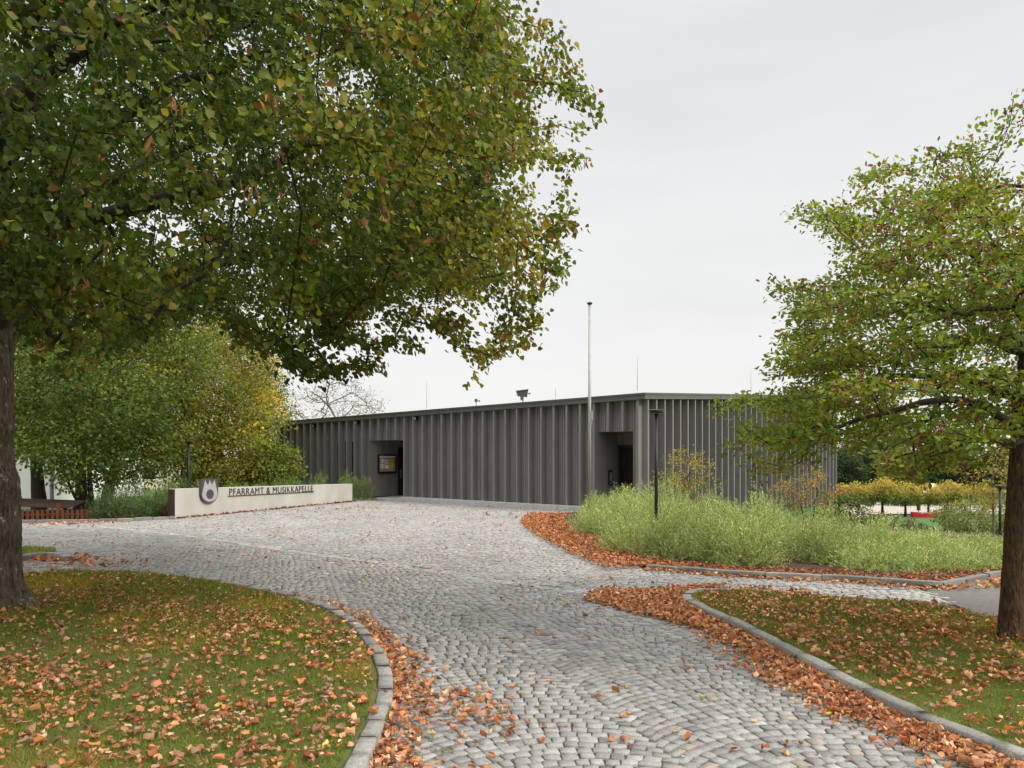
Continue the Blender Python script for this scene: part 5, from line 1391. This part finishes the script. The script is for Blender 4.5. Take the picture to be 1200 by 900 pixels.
HREG = np.vstack([[(2.0, 25.8), (1.75, 22.8), (1.8, 19.6), (2.15, 17.2), (2.45, 15.6), (3.0, 14.8), (4.2, 14.3), (6.0, 13.9), (7.6, 13.6), (8.7, 13.7), (11.5, 14.6)], [(12.5, 16.5), (9.5, 19.5), (7.2, 23), (5.0, 26), (3, 26.5)]])
def edge_d(reg, x, y):
    x = np.asarray(x); y = np.asarray(y)
    d = poly_dist(np.vstack([reg, reg[:1]]), x, y); return np.where(poly_in(reg, x, y), d, 0)
def hmain(x, y):
    d = edge_d(HREG, x, y); hm = np.interp(x, [1.8, 3, 5, 8, 11], [1.25, 1.42, 1.15, .50, .32])
    P3 = np.stack([x, y, 0 * x], -1)
    base = np.clip((d + .3) / 1.5, .60, 1) ** .8
    return hm * base
willow('willow_hedge', 'broad mass of feathery silver-green shrubs in the kerbed bed before the hall', HREG, hmain, .78, 430, WIL, terr, .66, 13, .066, 71)
q0, q1 = p0, p1
wreg = np.array([p0 - ns * .72 + ts * .1, p1 - ns * .72 + ts * .15, p1 + ts * 1.3 + ns * .1, p1 + ts * 1.9 - ns * .9, p1 - ns * 1.7, p0 - ns * 1.7])
def hwall(x, y):
    d = edge_d(wreg, x, y); P3 = np.stack([x, y, 0 * x], -1)
    return (1.02 * np.minimum(1, (d + .3) / .6) ** .5) * (1 + .12 * wob(P3, 1.7)) + .05
willow('willow_hedge', 'feathery green hedge growing along the back of the sign wall', wreg, hwall, .62, 200, [(.17, .24, .065), (.21, .28, .075), (.15, .21, .065)], None, .5, 12, .085, 73)
sreg = np.array([W(118, 607), W(160, 610), W(201, 607), (-10.95, 27.3), (-13.2, 27.5), (-14.6, 26.6)])
sreg = np.array([(-14.0, 25.9), (-12.6, 25.5), (-11.05, 26.0), (-11.0, 28), (-13, 28.2), (-14.4, 27.4)])
def hsh(x, y):
    d = edge_d(sreg, x, y); P3 = np.stack([x, y, 0 * x], -1)
    return (1.62 * np.minimum(1, (d + .35) / .9) ** .5) * (1 + .08 * wob(P3, 2)) * np.interp(x, [-14.4, -13, -11], [.72, .95, 1.08]) + .05
willow('willow_hedge', 'dense dark blue-green hedge overhanging the picket fence left of the sign wall', sreg, hsh, .6, 330, [(.07, .12, .045), (.09, .145, .052), (.115, .165, .058)], terr, .55, 13, .085, 75)

# ------------------------------------------------------------------ grass
def blades(poly, kerbline, dens, hmin, hmax, cols, seed, z=LZ - .02):
    r = np.random.default_rng(seed)
    p = in_poly_random(poly, int(dens * np.prod(np.ptp(np.asarray(poly), axis=0))))
    keep = (np.abs(p[:, 0]) < .68 * p[:, 1] + .6) & (p[:, 1] > 3.4)
    keep &= r.random(len(p)) < np.clip(7.0 / p[:, 1], .35, 1) ** 1.2
    tq = np.minimum(np.hypot(p[:, 0] - tx - .05, p[:, 1] - ty) / .78, np.hypot(p[:, 0] - hx, p[:, 1] - hy) / .36); keep &= r.random(len(p)) < np.clip((tq - .75) * 2.2, .06, 1)
    p = p[keep]; p = p[poly_dist(np.asarray(kerbline), p[:, 0], p[:, 1]) > .165]
    P3 = np.stack([p[:, 0], p[:, 1], 0 * p[:, 0]], 1)
    n = len(p); h = r.uniform(hmin, hmax, n) * np.where(r.random(n) < .05, 1.5, 1) * (1 + .3 * wob(P3, 2.0)) * np.clip(p[:, 1] / 9, .9, 1.35)
    a = r.uniform(0, 6.28, n); A_ = unit(np.stack([np.cos(a) * .55, np.sin(a) * .55, np.ones(n)], 1) + r.normal(0, .22, (n, 3)))
    col = pick(cols, n, None, .15, r)
    dryf = sst(.15, .8, wob(P3, 1.1) + .35 * wob(P3, 4.0))[:, None]
    col = col * (1 - dryf) + col * np.array((1.75, 1.2, 1.2)) * dryf
    P = np.stack([p[:, 0], p[:, 1], np.full(n, z)], 1)
    GB = (np.array([(-.07, 0, 0), (.07, 0, 0), (.05, .6, .04), (0, 1, .18), (-.05, .6, .04)]), np.array([(0, 1, 2, 4), (4, 2, 3, 3)]))
    T = (np.array([(-.06, 0, 0), (.06, 0, 0), (0.0, 1, .14)]), np.array([(0, 1, 2)]))
    return leaves(T, P, A_, unit(np.stack([np.sin(a), -np.cos(a), .2 * np.ones(n)], 1) + r.normal(0, .5, (n, 3))), h, col, np.clip(p[:, 1] / 6, 1, 2.4))
GRC = np.array((1.62, 1.38, 1.35)) * np.array([(.105, .155, .026), (.125, .17, .03), (.15, .185, .035), (.085, .135, .024)])
V, f, c = blades(L_lawn, L_edge, 4200, .03, .058, GRC, 81); o = npobj('grass', V, f, M['grass'], None, c); tag(o, 'short autumn grass of the left lawn under the lime tree', 'grass', kind='stuff')
V, f, c = blades(R_lawn, R_front, 4200, .03, .058, GRC, 82); o = npobj('grass', V, f, M['grass'], None, c); tag(o, 'short autumn grass of the right lawn round the hawthorn', 'grass', kind='stuff')
V, f, c = blades(V_poly, V_edge, 1200, .03, .06, GRC, 83); o = npobj('grass', V, f, M['grass'], None, c); tag(o, 'short grass of the small verge at far left', 'grass', kind='stuff')
for cx, cy, rr in ((tx + .05, ty, .74), (hx, hy, .36)):
    sheet('bare_soil', [(cx + rr * (1 + .16 * math.sin(3 * a + 1) + .1 * math.sin(7 * a)) * math.cos(a), cy + rr * (1 + .16 * math.sin(3 * a + 1) + .1 * math.sin(7 * a)) * math.sin(a)) for a in np.linspace(0, 2 * math.pi, 36, endpoint=False)], LZ - .014, M['soil'])
# taller tufts at the trunks
tu = []
for cx, cy, rr, n in ((hx, hy, .24, 260), (tx + .1, ty - .15, .62, 260)):
    a = rng.uniform(0, 6.28, n); d = rr * rng.uniform(.75, 1.5, n); P = np.stack([cx + d * np.cos(a), cy + d * np.sin(a), np.full(n, LZ - .02)], 1)
    A_ = unit(np.stack([np.cos(a) * .5, np.sin(a) * .5, np.ones(n)], 1) + rng.normal(0, .25, (n, 3)))
    tu.append(leaves((np.array([(-.03, 0, 0), (.03, 0, 0), (0, 1, .2)]), np.array([(0, 1, 2)])), P, A_, unit(rng.normal(0, 1, (n, 3))), rng.uniform(.06, .2, n), pick(GRC, n)))
V, f, c = join(tu); o = npobj('grass', V, f, M['grass'], None, c); tag(o, 'longer grass tufts round the two tree trunks', 'grass', kind='stuff')
# weeds in the sett joints near the left kerb
wp_ = []
n = 700; q = np.array([W(rng.uniform(455, 600), rng.uniform(770, 900)) for _ in range(70)]); q = np.repeat(q, 10, 0) + rng.normal(0, .035, (n, 2))
P = np.stack([q[:, 0], q[:, 1], np.full(n, -.004)], 1)
V, f, c = leaves((np.array([(-.1, 0, 0), (.1, 0, 0), (0, 1, .2)]), np.array([(0, 1, 2)])), P, unit(rng.normal(0, .6, (n, 3)) + (0, 0, 1)), unit(rng.normal(0, 1, (n, 3))), rng.uniform(.015, .04, n), pick(GRC, n))
o = npobj('weeds', V, f, M['grass'], None, c); tag(o, 'tiny green weeds in the joints of the setts near the left kerb', 'weeds', kind='stuff')

# ------------------------------------------------------------------ fallen leaves
FALL = np.array((1.36, 1.42, 1.5)) * np.array([(.38, .145, .055), (.45, .19, .08), (.30, .10, .038), (.50, .245, .125), (.36, .165, .08), (.24, .09, .04), (.55, .31, .18)])
def litter(pts, z, zj, size, seed, yellow=.015, tiltj=.35, cols=FALL):
    r = np.random.default_rng(seed); n = len(pts)
    P = np.stack([pts[:, 0], pts[:, 1], z + r.random(n) ** 1.5 * zj], 1)
    a = r.uniform(0, 6.28, n); A_ = np.stack([np.cos(a), np.sin(a), r.normal(0, tiltj * .6, n)], 1)
    Nn = unit(np.stack([r.normal(0, tiltj, n), r.normal(0, tiltj, n), np.where(r.random(n) < .3, -1.0, 1.0)], 1))
    col = pick(cols, n, None, .16, r); k = r.random(n) < yellow; col[k] = pick([(.62, .42, .06), (.66, .5, .12)], k.sum(), None, .08, r)
    S = size * np.exp(np.clip(r.normal(-.1, .28, n), -.7, .36))
    col = col * r.uniform(.75, 1.15, (n, 1)); k = r.random(n) < .22; col[k] = col[k] * .55 + np.array((.26, .2, .14)) * .45
    wd = r.uniform(.5, 1.12, n); near = np.hypot(P[:, 0], P[:, 1]) < 9.5; out = []
    if near.any():
        q = near; m = int(q.sum())
        tv, hw = np.array([0, .12, .32, .58, .82, 1.0]), np.array([.06, .34, .43, .36, .17, .0])
        X = np.linspace(-1, 1, 5)
        gx_ = (hw[:, None] * X[None]).ravel(); gt = np.repeat(tv, 5); xx = np.tile(X, 6)
        rr = lambda lo, hi: r.uniform(lo, hi, (m, 1))
        z = rr(-.15, .62) * np.abs(xx)[None] ** 1.6 + rr(-.25, .35) * (gt[None] - .4) ** 2 * 2 + rr(-.28, .28) * xx[None] * gt[None] \
            + rr(.02, .09) * np.sin(gt[None] * rr(5, 10) + xx[None] * rr(-3, 3) + rr(0, 6.3))
        gxx = gx_[None] * (1 - .25 * rr(0, 1) * np.abs(xx)[None]) * (1 + .12 * np.sin(gt[None] * rr(9, 20) + rr(0, 6)) * np.abs(xx)[None]) + .10 * rr(-1, 1) * gt[None] ** 2
        A2 = unit(A_[q]); X2 = unit(np.cross(A2, Nn[q])); Z2 = np.cross(X2, A2); s_ = S[q][:, None, None]
        V = P[q][:, None] + s_ * (gxx[:, :, None] * wd[q][:, None, None] * X2[:, None] + (gt[None, :, None] * 1.05) * A2[:, None] + z[:, :, None] * Z2[:, None])
        V[:, :, 2] += np.maximum(0, P[q][:, 2] + .002 - V[:, :, 2].min(1))[:, None]
        fq = np.array([(i * 5 + j, i * 5 + j + 1, (i + 1) * 5 + j + 1, (i + 1) * 5 + j) for i in range(5) for j in range(4)])
        fq = np.concatenate([fq[:, [0, 1, 2]], fq[:, [0, 2, 3]]])
        tone = 1 - .18 * np.exp(-(xx / .12) ** 2)
        out.append((V.reshape(-1, 3), (fq[None] + (np.arange(m) * 30)[:, None, None]).reshape(-1, 3), (np.repeat(col[q][:, None], 30, 1) * tone[None, :, None]).reshape(-1, 3)))
    if (~near).any():
        q = ~near; m = int(q.sum())
        V, f, c = leaves(DRY, P[q], A_[q], Nn[q], S[q], col[q], wd[q], r.uniform(.2, 2.6, m))
        V = V.reshape(-1, 8, 3) + r.normal(0, 1, (m, 8, 3)) * (S[q] * .095)[:, None, None]; lo = V[:, :, 2].min(1); V[:, :, 2] += np.maximum(0, P[q][:, 2] + .002 - lo)[:, None]
        out.append((V.reshape(-1, 3), f, c))
    return join(out)
def along(line, n, off_lo, off_hi, side, r, power=1.5):
    line = np.asarray(line); seg = np.hypot(*np.diff(line, axis=0).T); s = np.concatenate([[0], np.cumsum(seg)])
    q = r.uniform(0, s[-1], n); x = np.interp(q, s, line[:, 0]); y = np.interp(q, s, line[:, 1])
    e = .05; tx_ = np.interp(q + e, s, line[:, 0]) - np.interp(q - e, s, line[:, 0]); ty_ = np.interp(q + e, s, line[:, 1]) - np.interp(q - e, s, line[:, 1]); l = np.hypot(tx_, ty_)
    d = off_lo + (off_hi - off_lo) * r.random(n) ** power
    return np.stack([x - ty_ / l * d * side, y + tx_ / l * d * side], 1), q / s[-1]
rl = np.random.default_rng(91)
def clumpy(p, sc, lo, hi, r):
    w = sst(lo, hi, wob(np.stack([p[:, 0], p[:, 1], 0 * p[:, 0]], 1), sc)); return p[r.random(len(p)) < .12 + .88 * w]
LS = []
# right kerb drift (side towards the drive)
p, q = along(R_front[:-8], 12500, .0, .62, 1, rl, 1.7); p = p[rl.random(len(p)) < np.clip(1.25 - poly_dist(R_front, p[:, 0], p[:, 1]) / (.48 + .24 * wob(np.stack([p[:, 0], p[:, 1], 0 * p[:, 0]], 1), 2.4)), .06, 1)]; LS.append(litter(p, 0, .05, .047, 92, .012, .5))
tip_poly = np.array([W(682, 703), W(700, 694), W(745, 694), W(800, 690), W(850, 688), W(800, 700), W(818, 722), W(850, 742), W(800, 733), W(740, 719)])
LS.append(litter(in_poly_random(tip_poly, 12000), 0, .05, .047, 93, .01, .5))
LS.append(litter(clumpy(in_poly_random([W(700, 690), W(720, 686), W(760, 688), W(740, 694)], 160), 3, -.8, .5, rl), 0, .02, 0.0608, 94))
LS.append(litter(in_poly_random([W(780, 688), W(850, 686), W(960, 694), W(960, 699), W(850, 690), W(800, 693)], 420), 0, .03, 0.0608, 95))
# left kerb drift
p, q = along(L_edge[:52], 1700, .0, .30, -1, rl, 1.9); p = p[rl.random(len(p)) < np.interp(p[:, 1], [4.5, 9, 11, 13], [1, .9, .4, .1])]; LS.append(litter(p, 0, .04, .047, 96, .012, .5))
p = clumpy(in_poly_random([W(430, 930), W(462, 770), W(440, 740), W(500, 770), W(560, 800), W(610, 850), W(600, 930)], 2300), 3.2, -.3, .9, rl); LS.append(litter(p, 0, .03, .047, 97, .01, .4))
# bed edge drift at the hedge's left
bl = BED_left[:25]
p, q = along(bl, 8500, -.55, .75, 1, rl, 1.0); LS.append(litter(p, .03, .06, .055, 98, .005, .5, [*FALL[:3], FALL[5], (.38, .12, .045)]))
p, q = along(BED_kerb, 2200, .12, .9, 1, rl, 1.3); LS.append(litter(p, .05, .03, .055, 99, .005, .4, [FALL[2], FALL[5], (.22, .1, .055)]))
p, q = along(BED_kerb[:30], 420, .0, .22, -1, rl, 1.5); LS.append(litter(p, 0, .03, 0.0608, 100))
p = in_poly_random([W(1105, 690), W(1170, 678), W(1215, 676), W(1170, 690), W(1120, 694)], 420); LS.append(litter(p, .006, .03, 0.0684, 101))
# lawns
p = in_poly_random(L_lawn, 46000); p = p[(np.abs(p[:, 0]) < .69 * p[:, 1] + .5)]; p = p[poly_dist(L_edge, p[:, 0], p[:, 1]) > np.where(rng.random(len(p)) < .06, .02, .19)]; p = p[~((np.hypot(p[:, 0] - tx, p[:, 1] - ty) < .5))]
P3 = np.stack([p[:, 0], p[:, 1], 0 * p[:, 0]], 1); w_ = .30 + .7 * sst(-.35, .6, wob(P3, 1.9) + .4 * wob(P3, 4.5)); p = p[rl.random(len(p)) < w_]
LS.append(litter(p, LZ - .01, .03, .049, 102, .012, .35, [*FALL, (.45, .26, .14), (.4, .24, .12)]))
p = in_poly_random(R_lawn, 24000); p = p[poly_dist(R_front, p[:, 0], p[:, 1]) > np.where(rng.random(len(p)) < .06, .02, .17)]; p = p[(np.abs(p[:, 0]) < .69 * p[:, 1] + .5)]
P3 = np.stack([p[:, 0], p[:, 1], 0 * p[:, 0]], 1); w_ = .40 + .6 * sst(-.5, .5, wob(P3, 2.0)); p = p[rl.random(len(p)) < w_ * np.interp(p[:, 1], [4, 7, 10, 11.5], [.55, .7, 1, 1])]
LS.append(litter(p, LZ - .005, .035, .049, 103, .012, .35))
# thin scatter over the setts
p = in_poly_random(COURT, 15000); LS.append(litter(clumpy(p, 1.1, -.4, 1.0, rl), 0, .012, .05, 104, .02, .3))
for a_, b_, n_, s_ in ((400, 597, 60, .55), (85, 613, 160, .5), (270, 599, 40, .6), (100, 662, 110, .45), (80, 656, 90, .25), (610, 605, 50, .8), (1000, 668, 60, .5)):
    c0 = np.array(W(a_, b_)); LS.append(litter(c0 + rl.normal(0, 1, (n_, 2)) * np.array((s_ * 1.6, s_)), .0, .02, .08, 105 + int(a_)))
p = p0 + ts * rl.uniform(0, Ls, 420)[:, None] + ns * (.03 + np.abs(rl.normal(0, .07, 420)))[:, None]; LS.append(litter(p, 0, .03, .075, 130, 0, .5, [(.24, .07, .035), (.3, .11, .05)]))
p, q = along(V_edge, 160, 0, .35, 1, rl, 1.2); LS.append(litter(p, 0, .02, .08, 131))
V, f, c = join(LS)
o = npobj('fallen_leaves', V, f, M['dry'], None, c, smooth=True); tag(o, 'dry rust-brown autumn leaves drifted along kerbs and scattered over lawns and setts', 'fallen leaves', kind='stuff')
print('verts', sum(len(m.vertices) for m in bpy.data.meshes), 'faces', sum(len(m.polygons) for m in bpy.data.meshes))
